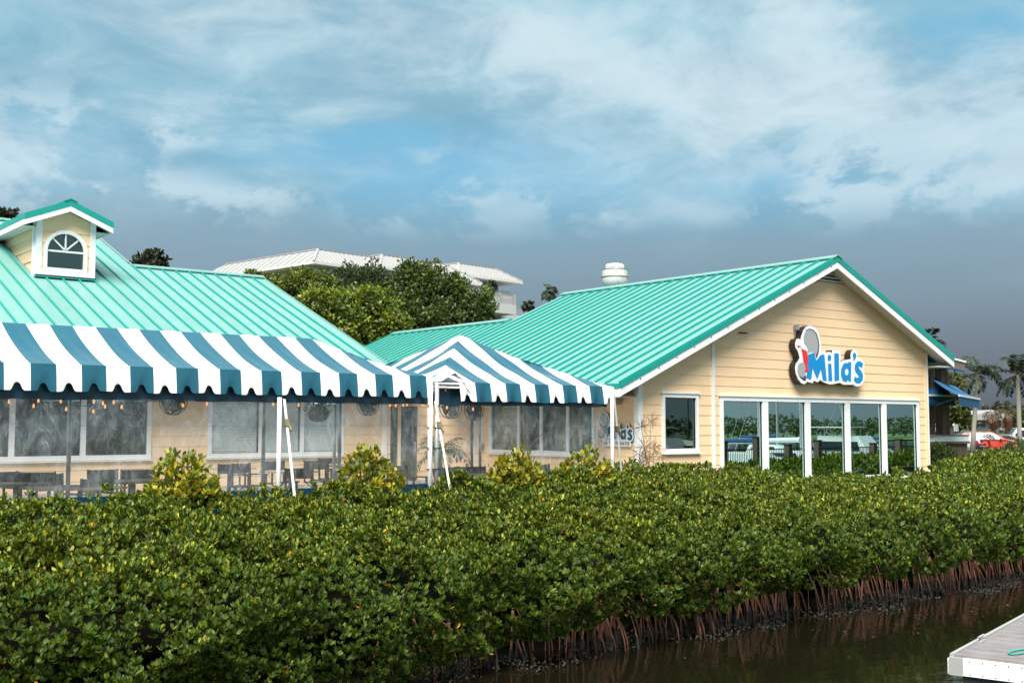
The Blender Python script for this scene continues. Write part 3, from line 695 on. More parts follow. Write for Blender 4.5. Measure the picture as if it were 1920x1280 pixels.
    for g in (45, 90, 135):
        MB().beam((cx, YD - .0, zs + .027), (cx + ri * math.cos(R(g)), YD - .0, zs + ri * math.sin(R(g))), .045, .05, up=(0, 1, 0)).build('muntin', M['white'], d)
    # roof
    Lb = lambda x: (rz(x) - 5.26) / KS + 30.41
    for sgn in (-1, 1):
        for i in range(3):
            ya = YD - .38 + i * 1.1; yb = ya + 1.1
            pass
        a = (xm, zpk); b = (xm + sgn * hw, zev)
        cs_ = math.sqrt(1 + s * s)
        n = Vector((sgn * s / cs_, 0, 1 / cs_))
        yend0 = Lb(xm) + .3; yend1 = Lb(b[0]) + .05
        k = 0; y = YD - .38
        while y < yend0:
            ye = min(y + .5, yend0)
            f0 = 1.0 if y <= yend1 else max(0.02, 1 - (y - yend1) / (yend0 - yend1)); f1 = 1.0 if ye <= yend1 else max(0.0, 1 - (ye - yend1) / (yend0 - yend1))
            q = [(xm, y, zpk), (xm + sgn * hw * f0, y, zpk - s * hw * f0), (xm + sgn * hw * f1 + (0 if f1 else sgn * .01), ye, zpk - s * hw * f1), (xm, ye, zpk)]
            mb = MB(); mb.hexa([Vector(p) - n * .04 for p in q], [Vector(p) for p in q], 0)
            p0, p1 = Vector(q[0]), Vector(q[1])
            if k: mb.hexa([p0, p1, p1 + Vector((0, .035, 0)), p0 + Vector((0, .035, 0))], [v + n * .045 for v in (p0, p1, p1 + Vector((0, .035, 0)), p0 + Vector((0, .035, 0)))], 1)
            mb.build('roof_panel', [M['mint'], M['teal']], d); y = ye; k += 1
        yf = YD - .40
        for (t0, t1, dy0, dy1, nm, m) in ((-.02, .17, 0, .03, 'rake_edge', 'teal'), (.172, .34, .012, .06, 'rake_fascia', 'white'), (.22, .26, .065, .39, 'soffit', 'soffit')):
            MB().hexa([(a[0], yf + dy0, a[1] - t0), (b[0], yf + dy0, b[1] - t0), (b[0], yf + dy0, b[1] - t1), (a[0], yf + dy0, a[1] - t1)], [(a[0], yf + dy1, a[1] - t0), (b[0], yf + dy1, b[1] - t0), (b[0], yf + dy1, b[1] - t1), (a[0], yf + dy1, a[1] - t1)]).build(nm, M[m], d)
        MB().hexa([(b[0], yf, b[1] - .0), (b[0], yend1, b[1]), (b[0], yend1, b[1] - .15), (b[0], yf, b[1] - .15)], [(b[0] + sgn * .025, yf, b[1] - .0), (b[0] + sgn * .025, yend1, b[1]), (b[0] + sgn * .025, yend1, b[1] - .15), (b[0] + sgn * .025, yf, b[1] - .15)]).build('eave_edge', M['teal'], d)
        MB().box((b[0] - sgn * .01, yf + .06, b[1] - .33), (b[0] + sgn * .012, yend1, b[1] - .152)).build('eave_fascia', M['white'], d)
        xa_, xb_ = (x0 - .04 if sgn < 0 else x1 + .04), b[0] - sgn * .012
        MB().box((xa_, YD + .02, b[1] - .32), (xb_, yend1, b[1] - .29)).build('soffit', M['soffit'], d)
    mb = MB()
    for sgn in (-1, 1): mb.hexa([(xm, YD - .42, zpk + .07), (xm + sgn * .2, YD - .42, zpk + .07 - s * .2), (xm + sgn * .2, YD - .42, zpk + .03 - s * .2), (xm, YD - .42, zpk + .03)], [(xm, Lb(xm), zpk + .07), (xm + sgn * .2, Lb(xm), zpk + .07 - s * .2), (xm + sgn * .2, Lb(xm), zpk + .03 - s * .2), (xm, Lb(xm), zpk + .03)])
    mb.build('ridge_cap', M['teal'], d)
build_dormer()
print('buildings ok')

# ================================================================== striped tents
SW_ = .337
def tent(root, x0, x1, y0, y1, ze, rise, edge, first_blue, val, vskip=None, notch='all', sag=.20, wav=.0):
    """hip tent over a rectangle; every stripe of cloth is a piece, every valance stripe too"""
    w = (y1 - y0) / 2
    def hz(dist):
        u = max(0.0, min(dist / w, 1)); return ze + rise * ((1 - sag) * u + sag * u * u) - .02 * math.sin(math.pi * u)
    def P(sd, u, dd):   # sd 0 front 1 right 2 back 3 left
        z = hz(dd)
        if sd == 0: return Vector((u, y0 + dd, z))
        if sd == 2: return Vector((u, y1 - dd, z))
        if sd == 1: return Vector((x1 - dd, u, z))
        return Vector((x0 + dd, u, z))
    for sd in range(4):
        a, b = (x0, x1) if sd in (0, 2) else (y0, y1)
        e = edge if sd in (0, 2) else y0 + (edge - x0) % SW_
        k0 = math.ceil((a - e) / SW_) - 1
        for k in range(k0, 400):
            ua, ub = max(a, e + k * SW_), min(b, e + (k + 1) * SW_)
            if ua >= b - 1e-6: break
            if ub - ua < 1e-4: continue
            blue = (k % 2 == 0) == first_blue
            mb = MB(); nu, nv = 8, 14
            def fn(i, j):
                u = ua + (ub - ua) * i; m = max(min(w, u - a, b - u), 0.0); dd = m * j
                p = P(sd, u, dd); tt = math.sin(math.pi * min(dd / w, 1)); p.z += (wav * math.sin(u * 9 + dd * 5) + .006 * math.sin(u * 31 + dd * 3) + .009 * math.sin(u * 5.1 + 2)) * tt; return p
            mb.grid(fn, nu, nv); mb.build('canopy_stripe', M['tblue' if blue else 'twhite'], root, smooth=True, fixn=False)
            if sd == 2: continue
            # valance
            if sd == 0 and vskip and vskip[0] < (ua + ub) / 2 < vskip[1]: continue
            mb = MB(); nu, nv = 28, 6; um = (e + k * SW_ + e + (k + 1) * SW_) / 2
            def fv(i, j):
                u = ua + (ub - ua) * i; q_ = abs(u - um) / .066; nt = (math.sqrt(1 - q_ * q_) if q_ < .97 else max(0, .24 - (q_ - .97) * .5)) if (notch == 'all' or not blue) else 0
                drop = (val + .006 * math.sin(u * 4.3) - .004 * math.sin(u * 13)) - nt * .115
                o = .02 + .035 * math.sin(j * 1.5) + (.018 + wav) * math.sin(u * 18.6) * j
                z = ze + .005 - drop * j
                if sd == 0: return Vector((u, y0 - o, z))
                if sd == 1: return Vector((x1 + o, u, z))
                return Vector((x0 - o, u, z))
            mb.grid(fv, nu, nv); mb.build('valance', M['tblue' if blue else 'twhite'], root, smooth=True, fixn=False)
    return hz
def curtain(root, x0, x1, y, z_top, z_band, z_skirt, z_bot, seed=0):
    rnd = random.Random(seed); ph = [rnd.uniform(0, 6) for _ in range(6)]
    wv = lambda x, z: .007 * math.sin(x * 11 + ph[0]) + .004 * math.sin(x * 23 + ph[1] + z * 2) + .012 * math.sin(x * 3 + z * 3 + ph[2])
    n = int((x1 - x0) * 22)
    MB().grid(lambda i, j: (x0 + (x1 - x0) * i, y + wv(x0 + (x1 - x0) * i, 0), z_top + (z_band - z_top) * j + .006 * math.sin(i * 60)), n, 4).build('wall_band', M['navy'], root, smooth=True, fixn=False)
    MB().grid(lambda i, j: (x0 + (x1 - x0) * i, y + .01 + wv(x0 + (x1 - x0) * i, j * 3) * 1.3 + .012 * math.sin(j * 3 + i * 9), z_band + .02 + (z_skirt - z_band) * j), n, 16).build('clear_wall', M['vinyl'], root, smooth=True, fixn=False)
    MB().grid(lambda i, j: (x0 + (x1 - x0) * i, y + wv(x0 + (x1 - x0) * i, 3), z_skirt + .04 + (z_bot - z_skirt) * j), n, 4).build('wall_skirt', M['navy'], root, smooth=True, fixn=False)
    for zz in (z_band - .36, z_band - .84):
        MB().grid(lambda i, j: (x0 + (x1 - x0) * i, y + .004 + wv(x0 + (x1 - x0) * i, (z_band - zz) / (z_band - z_skirt) * 3) * 1.3 + .012 * math.sin((z_band - zz) / (z_band - z_skirt) * 3 + i * 9), zz - .004 + .008 * j), n, 1).build('vinyl_seam', M['vinyl'], root, fixn=False)
Y0 = 16.0; TX = 10.98
t1 = thing('marquee_tent', 'long blue and white striped marquee tent with scalloped edge', 'tent', (7, 17.4, 1.55))
tent(t1, .9, TX, Y0, Y0 + 2.98, 4.02, .66, 4.452, True, .37)
curtain(t1, 1.0, TX - .03, Y0 + .06, 3.98, 3.545, 2.17, 1.58, 1)
t2 = thing('marquee_tent', 'square blue and white striped marquee tent with a pointed top', 'tent', (13.1, 18.1, 1.55))
TX2 = 15.18
tent(t2, TX + .03, TX2, Y0, Y0 + 4.2, 3.93, 1.03, 11.88, True, .33, vskip=(TX - .2, 11.6), notch='white', wav=.012)
curtain(t2, TX + .10, TX2 - .02, Y0 + .10, 3.86, 3.54, 2.17, 1.58, 2)
def pole(root, x, y, z0, z1, r=.035, m='alu', name='pole'): MB().tube([(x, y, z0), (x, y, z1)], r, 12).build(name, M[m], root, smooth=True)
px524 = atY(523, 800, Y0 - .05)
for x in (px524.x, 2.6): pole(t1, x, Y0 - .06, 1.5, 3.62, .034, 'polew')
pole(t1, TX - .07, Y0 - .07, 1.5, 3.98, .042, 'polew'); pole(t2, TX + .07, Y0 - .06, 1.5, 3.92, .038, 'alu')
for x in (2.6, 5.9, px524.x + 1.2, TX - .1): pole(t1, x, Y0 + 2.9, 1.55, 4.0, .035)
pole(t2, TX2 - .02, Y0 - .03, 1.5, 3.92, .035, 'polew')
for x in (TX + .5, TX2 - .05): pole(t2, x, Y0 + 4.15, 1.55, 3.9, .035)
for z in (3.52, 3.15, 2.8, 2.45): MB().box((TX - .135, Y0 - .10, z), (TX + .13, Y0 - .03, z + .012)).build('clip', M['black'], t2)
MB().tube([(TX + .05, Y0 + .016, 3.90), (TX2, Y0 + .016, 3.90)], .026, 10).build('eave_rail', M['alu'], t2, smooth=True)
MB().tube([(TX + .05, Y0 + .012, 3.835), (TX2, Y0 + .012, 3.835)], .02, 10).build('eave_rail', M['alu'], t2, smooth=True)
MB().tube([(1, Y0 + .04, 3.99), (TX, Y0 + .04, 3.99)], .025, 10).build('eave_rail', M['alu'], t1, smooth=True)
for i in range(5): MB().box((TX + .28 + i * .33, Y0 - .012, 3.775), (TX + .30 + i * .33, Y0 + .03, 3.84)).build('curtain_hook', M['brass'], t2)
# the corner of the valance that has blown up over the rail
fl = MB(); q = [(TX + .02, -.02, 3.93), (TX + .20, -.03, 3.95), (TX + .36, -.07, 4.06), (TX + .46, -.06, 4.09), (TX + .52, -.05, 4.04), (TX + .60, -.07, 4.0), (TX + .70, -.05, 3.84), (TX + .84, -.04, 3.72)]
qb = [(TX + .02, .03, 3.97), (TX + .20, .14, 4.05), (TX + .36, .24, 4.10), (TX + .46, .24, 4.10), (TX + .52, .16, 4.06), (TX + .60, .06, 4.0), (TX + .70, .0, 3.95), (TX + .84, -.02, 3.93)]
for i in range(7): fl.add([(q[i][0], Y0 + q[i][1], q[i][2]), (q[i+1][0], Y0 + q[i+1][1], q[i+1][2]), (qb[i+1][0], Y0 + qb[i+1][1], qb[i+1][2]), (qb[i][0], Y0 + qb[i][1], qb[i][2])], [(0, 1, 2, 3)], 0)
fl.build('folded_valance', M['twhite'], t2, smooth=True, fixn=False)
# straps
def strap(a, b, zb, label):
    r = thing('tie_down_strap', label, 'strap', tuple(b)); a = Vector(a); b = Vector(b)
    MB().beam(a, b, .042, .006, up=(0, 1, .3)).build('webbing', M['strap'], r)
    m = a.lerp(b, zb); rt = MB(); d = (b - a).normalized(); rt.beam(m - d * .06, m + d * .06, .075, .05, up=(0, 1, 0)); rt.beam(m + d * .05 + Vector((.03, 0, 0)), m + d * .13 + Vector((.05, -.02, 0)), .02, .05, up=(0, 1, 0)); rt.build('ratchet', M['brass'], r)
    return r
strap(atY(533, 748, Y0 - .1), atZ(558, 985, 1.75), .20, 'pale tie down strap beside the lone white pole of the long tent')
strap(atY(816, 752, Y0 - .1), atZ(852, 965, 1.75), .22, 'pale tie down strap at the double pole between the two tents')
strap(atY(1150, 728, Y0 - .05), atZ(1170, 935, 1.75), .36, 'pale tie down strap at the corner pole beside the small wall sign')

# ================================================================== under the tents
def director_chair():
    r = thing('director_chair', 'black canvas director chair on the patio under the striped tents', 'chair', group='director chairs under the tents')
    for s in (-1, 1):
        MB().beam((s * .27, -.20, 0), (s * .27, .22, 0.02), .03, .03).build('foot_rail', M['black'], r)
        MB().beam((s * .27, .20, .40), (s * .27, .22, .88), .03, .035, up=(0, 1, 0)).build('back_post', M['black'], r)
        MB().beam((s * .27, -.20, .40), (s * .27, -.20, .64), .03, .035, up=(0, 1, 0)).build('arm_post', M['black'], r)
        MB().box((s * .27 - .035, -.25, .64), (s * .27 + .035, .25, .665)).build('armrest', M['black'], r)
        MB().beam((s * .27, -.22, .42), (s * .27, .22, .42), .03, .035).build('seat_rail', M['black'], r)
        for y in (-.17, .17): MB().beam((-s * .27, y + s * .012, .02), (s * .27, y + s * .012, .41), .022, .03, up=(0, 1, 0)).build('leg', M['black'], r)
    MB().grid(lambda i, j: (-.27 + .54 * i, -.21 + .42 * j, .44 - .03 * math.sin(math.pi * i)), 6, 3).build('seat', M['chair'], r)
    MB().grid(lambda i, j: (-.29 + .58 * i, .215 + .03 * math.sin(math.pi * i), .68 + .19 * j), 6, 3).build('backrest', M['chair'], r)
    return r
ch0 = director_chair(); chairs = [(15, 884, 12), (50, 886, 190), (72, 883, 160), (106, 888, 20), (164, 904, 200), (205, 880, 10), (262, 880, -12), (430, 868, 170), (468, 868, 25), (522, 864, 5), (572, 877, 0), (600, 863, -8), (627, 859, 12), (655, 862, 185), (700, 864, 10), (770, 872, 30), (856, 880, 15), (895, 881, -10), (1040, 880, 30), (1080, 882, 200), (1010, 878, -20)]
for i, (x, y, a) in enumerate(chairs):
    p = atZ(x, y, 2.43); p = atY(x, y, max(17.0, min(p.y, 27.6))); loc = (min(p.x, 20.4), p.y, 1.55)
    if i == 0: ch0.location = loc; ch0.rotation_euler.z = R(a)
    else: copy_tree(ch0, loc, R(a))
def table():
    r = thing('dining_table', 'square wood topped dining table on the patio under the striped tents', 'table', group='dining tables under the tents')
    MB().box((-.42, -.42, .715), (.42, .42, .75)).build('table_top', M['tabletop'], r)
    MB().tube([(0, 0, .03), (0, 0, .714)], .04, 10).build('column', M['black'], r)
    MB().beam((-.3, -.3, .015), (.3, .3, .015), .06, .03).build('foot', M['black'], r); MB().beam((-.3, .3, .0155), (.3, -.3, .0155), .06, .03).build('foot', M['black'], r)
    return r
tb0 = table()
for i, (x, y, a) in enumerate([(110, 912, 3), (165, 914, 3), (30, 905, 4), (430, 876, 0), (612, 869, 8), (545, 882, 2), (880, 889, 4), (1050, 886, 10), (700, 880, 0), (250, 900, 0)]):
    p = atZ(x, y, 2.3); p = atY(x, y, max(17.1, min(p.y, 27.4))); loc = (min(p.x, 20.2), p.y, 1.55)
    if i == 0: tb0.location = loc; tb0.rotation_euler.z = R(a)
    else: copy_tree(tb0, loc, R(a))
def fan(x, y, Y, r, label):
    c = atY(x, y, Y); t = thing('wall_fan', label, 'fan', tuple(c))
    for k, q in enumerate((1, .72, .42)):
        for yy in ((-.05, .05) if k == 0 else (-.06,)):
            MB().tube([c + Vector((r * q * math.cos(g), yy, r * q * math.sin(g))) for g in np.linspace(0, 2 * math.pi, 29)], .009, 5, cap=False).build('guard_ring', M['black'], t)
    for g in range(12): MB().tube([c + Vector((.1 * r * math.cos(g * math.pi / 6), -.07, .1 * r * math.sin(g * math.pi / 6))), c + Vector((r * math.cos(g * math.pi / 6), -.05, r * math.sin(g * math.pi / 6)))], .006, 4).build('guard_wire', M['black'], t)
    for g in range(4):
        a = g * math.pi / 2 + .4; u = Vector((math.cos(a), 0, math.sin(a))); v = Vector((-math.sin(a), 0, math.cos(a)))
        MB().hexa([c + u * .05 - v * .04 + Vector((0, .02, 0)), c + u * .05 + v * .04 + Vector((0, -.02, 0)), c + u * r * .85 + v * .12 + Vector((0, -.03, 0)), c + u * r * .85 - v * .1 + Vector((0, .03, 0))], [c + u * .05 - v * .04 + Vector((0, .028, 0)), c + u * .05 + v * .04 + Vector((0, -.012, 0)), c + u * r * .85 + v * .12 + Vector((0, -.022, 0)), c + u * r * .85 - v * .1 + Vector((0, .038, 0))]).build('blade', M['black'], t)
    MB().tube([c + Vector((0, -.09, 0)), c + Vector((0, .16, 0))], .07, 12).build('motor', M['black'], t)
    MB().tube([c + Vector((0, .12, 0)), c + Vector((0, .12, r + .35))], .02, 8).build('hanger', M['black'], t)
fan(845, 762, 18.6, .235, 'black round fan hung next to the double pole of the pointed tent')
fan(889, 768, 18.9, .215, 'black round fan hung before the white corner board of the side wall')
fan(690, 758, 17.9, .20, 'black round fan hung inside the right end of the long tent')
fan(325, 752, 18.2, .22, 'black round fan hung beside the big uncurtained window')
# lights on a wire
def lights(Y, pts, label):
    a = atY(pts[0][0] - 30, 745, Y); b = atY(pts[-1][0] + 30, 745, Y); r = thing('string_light', label, 'string light', tuple(a)); ps = []
    for (x, y) in pts:
        c = atY(x, y, Y); top = c + Vector((0, 0, .075)); ps.append(top)
        MB().lathe([(.003, -.030), (.013, -.022), (.018, -.006), (.015, .012), (.010, .034)], c, 10).build('bulb', M['bulb'], r, smooth=True)
        MB().lathe([(.015, .034), (.015, .07)], c, 8).build('socket', M['black'], r)
    MB().tube([a] + ps + [b], .006, 5).build('wire', M['black'], r)
lights(17.2, [(17, 753), (72, 751), (114, 752), (176, 753), (193, 756), (213, 754), (228, 763), (343, 760), (388, 757)], 'warm bulbs on a wire hung before the big uncurtained window')
lights(17.6, [(63, 761), (124, 767), (175, 771), (197, 762)], 'four small warm bulbs hung deeper under the long tent')
lights(17.0, [(512, 757), (521, 757), (560, 759)], 'three warm bulbs on a wire by the lone white pole')
lights(17.3, [(731, 759), (742, 760), (756, 759), (763, 758), (793, 758)], 'five warm bulbs on a wire at the right end of the long tent')
lights(17.0, [(838, 764), (887, 767)], 'pair of warm bulbs on a wire under the pointed tent')
# hanging planter with greenery
def planter():
    c = atY(597, 778, 18.0); r = thing('hanging_planter', 'dark hanging planter trough with trailing green leaves under the long tent', 'planter', tuple(c))
    MB().lathe([(.05, -.12), (.15, -.08), (.19, .0), (.20, .06)], c, 14).build('bowl', M['grey'], r, smooth=True)
    for g in (0, 2.1, 4.2): MB().tube([c + Vector((.19 * math.cos(g), .19 * math.sin(g), .05)), c + Vector((0, 0, .5))], .005, 4).build('chain', M['black'], r)
    n = 130; rg = np.random.default_rng(5); p = np.array(c) + rg.normal(0, 1, (n, 3)) * [.1, .1, .04] + [0, 0, .09]; A = unit(rg.normal(0, 1, (n, 3)) + [0, 0, .6]); S = unit(np.cross(A, rg.normal(0, 1, (n, 3))))
    leaf_mesh('foliage', p, A, S, rg.uniform(.06, .11, n), rg.uniform(.02, .04, n), np.array([.05, .10, .025]) * rg.uniform(.6, 1.4, (n, 1)), M['leafd'], r, off=tuple(c))
planter()
# frond clump helper used for palms and potted plants
def frond(P0, A0, L, droop, nl, ll, lw, rg, colr):
    """returns leaflets arrays and the rachis points"""
    pts = []; d = Vector(A0).normalized(); p = Vector(P0); seg = 10
    for i in range(seg + 1):
        pts.append(p.copy()); d = (d + Vector((0, 0, -droop * (i + 1) / seg * .32))).normalized(); p = p + d * (L / seg)
    Pn, An, Sn, Ln = [], [], [], []
    for k in range(nl):
        t = .12 + .88 * k / (nl - 1); i = min(int(t * seg), seg - 1); f = t * seg - i; q = pts[i].lerp(pts[i + 1], f); tg = (pts[i + 1] - pts[i]).normalized()
        s = tg.cross(Vector((0, 0, 1))); s = s.normalized() if s.length > 1e-3 else Vector((1, 0, 0))
        for sg in (-1, 1):
            a = (s * sg * .85 + tg * .55 + Vector((rg.normal(0, .12), rg.normal(0, .12), -.25 + rg.normal(0, .14)))).normalized(); Pn.append(q); An.append(a); Sn.append(tg.cross(a).cross(a).normalized()); Ln.append(ll * (.55 + .6 * math.sin(math.pi * min(t + .08, 1))) * rg.uniform(.85, 1.1))
    n = len(Pn); Pn, An = np.array(Pn), np.array(An); Sn = unit(np.array(Sn)); Ln = np.array(Ln)
    return pts, Pn, An, Sn, Ln, np.full(n, lw), np.array(colr) * rg.uniform(.7, 1.3, (n, 1))
def palm(name, label, cat, base, H, nf, L, colr=(.035, .065, .02), tr=.16, ll=.55, lw=.05, droop=1.0, seed=0, group=None, lean=(0, 0), dead=0, shaft=None, nl=22, trunk_m='palmbark', up=(-.15, 1.2)):
    rg = np.random.default_rng(seed); base = Vector(base); top = base + Vector((lean[0], lean[1], H)); r = thing(name, label, cat, tuple(base), group)
    if H > .1:
        MB().tube([base, base.lerp(top, .3) + Vector((lean[0] * -.1, 0, 0)), base.lerp(top, .65), top], [tr * 1.25, tr, tr * .95, tr * .8], 10).build('trunk', M[trunk_m], r, smooth=True)
    if shaft: MB().tube([top - Vector((0, 0, shaft)), top + Vector((0, 0, .2))], [tr * .85, tr * .5], 10).build('crownshaft', M['darkgreen'], r, smooth=True)
    acc = []; rac = MB()
    for i in range(nf):
        g = i * 2.39996 + rg.uniform(-.2, .2); e = rg.uniform(*up) if i >= dead else -1.0
        A = Vector((math.cos(g) * math.cos(e), math.sin(g) * math.cos(e), math.sin(e)))
        cc = colr if i >= dead else (.16, .075, .03)
        f = frond(top, A, L * rg.uniform(.85, 1.1), droop * rg.uniform(.8, 1.25), nl, ll, lw, rg, cc); rac.tube([p for p in f[0]], [.03 * L / 2 * (1 - .09 * k) for k in range(len(f[0]))], 4); acc.append(f[1:])
    rac.build('frond_stems', M['bark'], r)
    ar = [np.concatenate([a[k] for a in acc]) for k in range(6)]
    leaf_mesh('fronds', *ar, M['leafd'], r, off=tuple(base)); return r
p = atZ(752, 905, 1.9)
palm('potted_palm', 'potted palm with feathery fronds by the dark door under the tent', 'plant', (18.3, 26.2, 1.95), .5, 13, 1.0, colr=(.05, .085, .03), tr=.05, ll=.26, lw=.03, seed=3, trunk_m='bark')
pp = tag(MB().lathe([(.16, 0), (.22, .3), (.24, .42), (.21, .42), (.2, .38)], (18.3, 26.2, 1.55), 14).build('plant_pot', M['black'], smooth=True), 'black plant pot holding the potted palm', 'pot')
# things leaning or standing under the pointed tent
mc = thing('microphone_stand', 'black microphone boom stand set before the side window', 'stand', tuple(atZ(960, 905, 1.55)))
b = Vector((16.6, 20.3, 1.55)); mc.location = b
MB().lathe([(.15, 0), (.14, .02), (.02, .04)], b, 14).build('base', M['black'], mc)
MB().tube([b, b + Vector((0, 0, 1.1))], .012, 8).build('upright', M['black'], mc)
MB().tube([b + Vector((-.45, .0, .75)), b + Vector((.45, 0, 1.45))], .010, 8).build('boom', M['black'], mc)
sp = tag(MB().hexa([(19.2, 22.0, 1.55), (19.55, 21.85, 1.55), (19.6, 22.15, 1.55), (19.25, 22.3, 1.55)], [(19.25, 22.05, 2.25), (19.5, 21.95, 2.25), (19.52, 22.12, 2.25), (19.27, 22.25, 2.25)]).build('loudspeaker', M['black']), 'black floor loudspeaker below the side window', 'speaker')
ac = thing('wall_speaker', 'small grey box speaker mounted high on the side wall under the eave', 'speaker', tuple(atX(1153, 745, XL)))
c = atX(1156, 747, XL - .15); MB().box((XL - .27, c.y - .10, c.z - .16), (XL - .08, c.y + .12, c.z + .14)).build('case', M['hroof'], ac); MB().box((XL - .285, c.y - .06, c.z - .13), (XL - .271, c.y + .10, c.z + .11)).build('grille', M['grey'], ac); MB().box((XL - .079, c.y - .03, c.z - .05), (XL - .03, c.y + .03, c.z + .05)).build('bracket', M['grey'], ac)
sb = tag(MB().box((XL - .10, 27.95, 2.43), (XL - .04, 28.08, 2.62)).build('outlet_box', M['grey']), 'small grey electrical outlet box low on the side wall', 'box')

# ================================================================== signs
SO = [(575,228),(610,232),(650,250),(690,290),(715,345),(732,400),(745,470),(745,590),(805,587),(812,612),(845,598),(880,600),(900,622),(903,575),(1020,578),(1020,737),(1060,718),(1110,708),(1165,700),(1163,645),(1175,595),(1203,566),(1240,575),(1262,625),(1262,683),(1300,693),(1345,725),(1362,775),(1342,850),(1362,920),(1357,1000),(1322,1062),(1265,1088),(1215,1075),(1192,1045),(1192,1062),(1060,1060),(1010,1033),(905,1055),(860,1055),(790,1030),(730,993),(705,1027),(640,1003),(632,1038),(550,1020),(510,1055),(470,1040),(420,980),(390,900),(380,830),(390,770),(430,715),(445,680),(420,590),(388,540),(380,480),(400,420),(430,408),(455,430),(470,370),(500,290),(535,245)]
def ell(cx, cy, rx, ry, n=18, rot=0): return [(cx + rx * math.cos(2*math.pi*i/n) * math.cos(rot) - ry * math.sin(2*math.pi*i/n) * math.sin(rot), cy + rx * math.cos(2*math.pi*i/n) * math.sin(rot) + ry * math.sin(2*math.pi*i/n) * math.cos(rot)) for i in range(n)]
LET = [([(552,640),(645,607),(678,722),(735,645),(790,632),(825,1010),(770,1000),(742,845),(690,985),(625,835),(605,990),(540,970)], []),
       ([(843,765),(888,763),(903,1005),(850,1012)], []), (ell(862, 682, 25, 45), []), ([(930,617),(995,622),(1000,1000),(935,1008)], []),
       ([(1170,740),(1166,1018),(1136,1018),(1130,990),(1098,1022),(1052,1008),(1025,930),(1028,840),(1062,765),(1105,750),(1122,762),(1130,742)], [ell(1106, 880, 26, 48)]),
       ([(1215,606),(1236,625),(1242,660),(1230,695),(1205,722),(1194,712),(1208,690),(1194,665),(1195,625)], []),
       ([(1338,765),(1318,830),(1292,800),(1274,808),(1280,830),(1312,868),(1338,925),(1332,995),(1290,1043),(1238,1037),(1205,998),(1226,945),(1258,970),(1277,950),(1268,925),(1236,890),(1218,840),(1226,772),(1260,730),(1300,732)], [])]
BODY = [(580,285),(625,298),(668,345),(695,420),(706,500),(700,580),(672,655),(655,640),(640,600),(600,598),(545,625),(515,632),(505,612),(545,590),(560,560),(535,520),(510,480),(500,430),(500,380),(512,330),(540,297)]
BODYS = [(580,270),(632,284),(682,335),(708,415),(720,500),(716,580),(690,672),(678,692),(668,655),(700,580),(706,500),(695,420),(668,345),(625,298),(580,285),(540,297),(525,310),(530,290)]
GLASS = [(462,540),(480,560),(530,578),(552,640),(562,710),(550,780),(556,840),(580,852),(572,866),(518,884),(510,868),(532,838),(520,790),(494,730),(482,640),(470,580)]
TAIL = [(440,760),(490,745),(520,790),(530,850),(525,930),(500,955),(465,955),(430,920),(412,850),(418,790)]
TAILS = [(412,850),(430,920),(465,955),(500,955),(525,930),(538,940),(530,1005),(500,1005),(450,960),(420,905)]
SPL = [(410,520),(430,505),(455,515),(460,535),(435,530),(418,550)]
def make_sign(root, to3, face, letters, mcol, depth):
    MB().plate(SO, to3, depth, mi=0, mside=0).build('cabinet', M['sgblack'], root)
    c = (sum(p[0] for p in SO) / len(SO), sum(p[1] for p in SO) / len(SO))
    f = lambda w0: (lambda u, v, w: to3(u, v, depth + w0 + w))
    MB().plate(SO, f(.001), .006).build('face', M['sgwhite'], root)
    for i, (o, h) in enumerate(LET): MB().plate(o, f(.0085), .005, h).build('letter', M[mcol], root)
    for o, m, nm, w in ((BODY, 'sggrey', 'grey_shape', .008), (BODYS, 'sgdk', 'dark_outline', .0081), (TAIL, 'sggrey', 'grey_shape', .008), (TAILS, 'sgdk', 'dark_outline', .0081), (GLASS, 'sgred', 'cocktail_glass', .0135), (SPL, 'sgred', 'splash', .008)):
        MB().plate(o, f(w), .004).build(nm, M[m], root)
SD = .22
s0 = atY(1440, 580, YG - .06 - SD); sg = thing('wall_sign', 'large cut out sign reading Mila\'s in blue letters on the yellow gable', 'sign', tuple(atY(1550, 720, YG - .06)))
def to_sign(u, v, w):
    p = atY(1440 + u / 7.527, 580 + v / 7.527, YG - .06 - SD); return Vector((p.x, YG - .06 - w, p.z))
make_sign(sg, to_sign, None, LET, 'sgblue', SD)
jb = thing('junction_box', 'small grey junction box and conduit above the large gable sign', 'box', tuple(atY(1493, 620, YG)))
c = atY(1493, 614, YG - .08); MB().box((c.x - .07, YG - .14, c.z - .07), (c.x + .07, YG - .04, c.z + .07)).build('case', M['grey'], jb)
MB().tube([(c.x - .05, YG - .06, c.z - .07), (c.x - .03, YG - .06, c.z - .45)], .015, 8).build('conduit', M['grey'], jb)
# small sign on the side wall
ss = thing('wall_sign', 'small Mila\'s on the Manatee sign on the side wall beside the tent corner', 'sign', (XL - .05, 22.1, 2.7))
def to_small(u, v, w):
    # same emblem: u 380..1362 -> Y 22.84..21.38 (left to right), v 228..1088 -> z 3.52..2.74
    return Vector((XL - .045 - w, 22.84 - (u - 380) / 982 * 1.44, 3.55 - (v - 228) / 860 * .80))
make_sign(ss, to_small, None, LET, 'sgteal', .03)
MB().box((XL - .047, 22.60, 2.63), (XL - .078, 21.52, 2.80)).build('lower_panel', M['sgwhite'], ss)
cu = bpy.data.curves.new('lettering', 'FONT'); cu.body = 'ON THE MANATEE'; cu.size = .135; cu.extrude = .002; cu.space_character = 1.12
to = bpy.data.objects.new('lettering_tmp', cu); col.objects.link(to)
dg = bpy.context.evaluated_depsgraph_get(); me = bpy.data.meshes.new_from_object(to.evaluated_get(dg)); bpy.data.objects.remove(to)
me.materials.clear(); me.materials.append(M['sgblack'])
w_ = max(v.co.x for v in me.vertices)
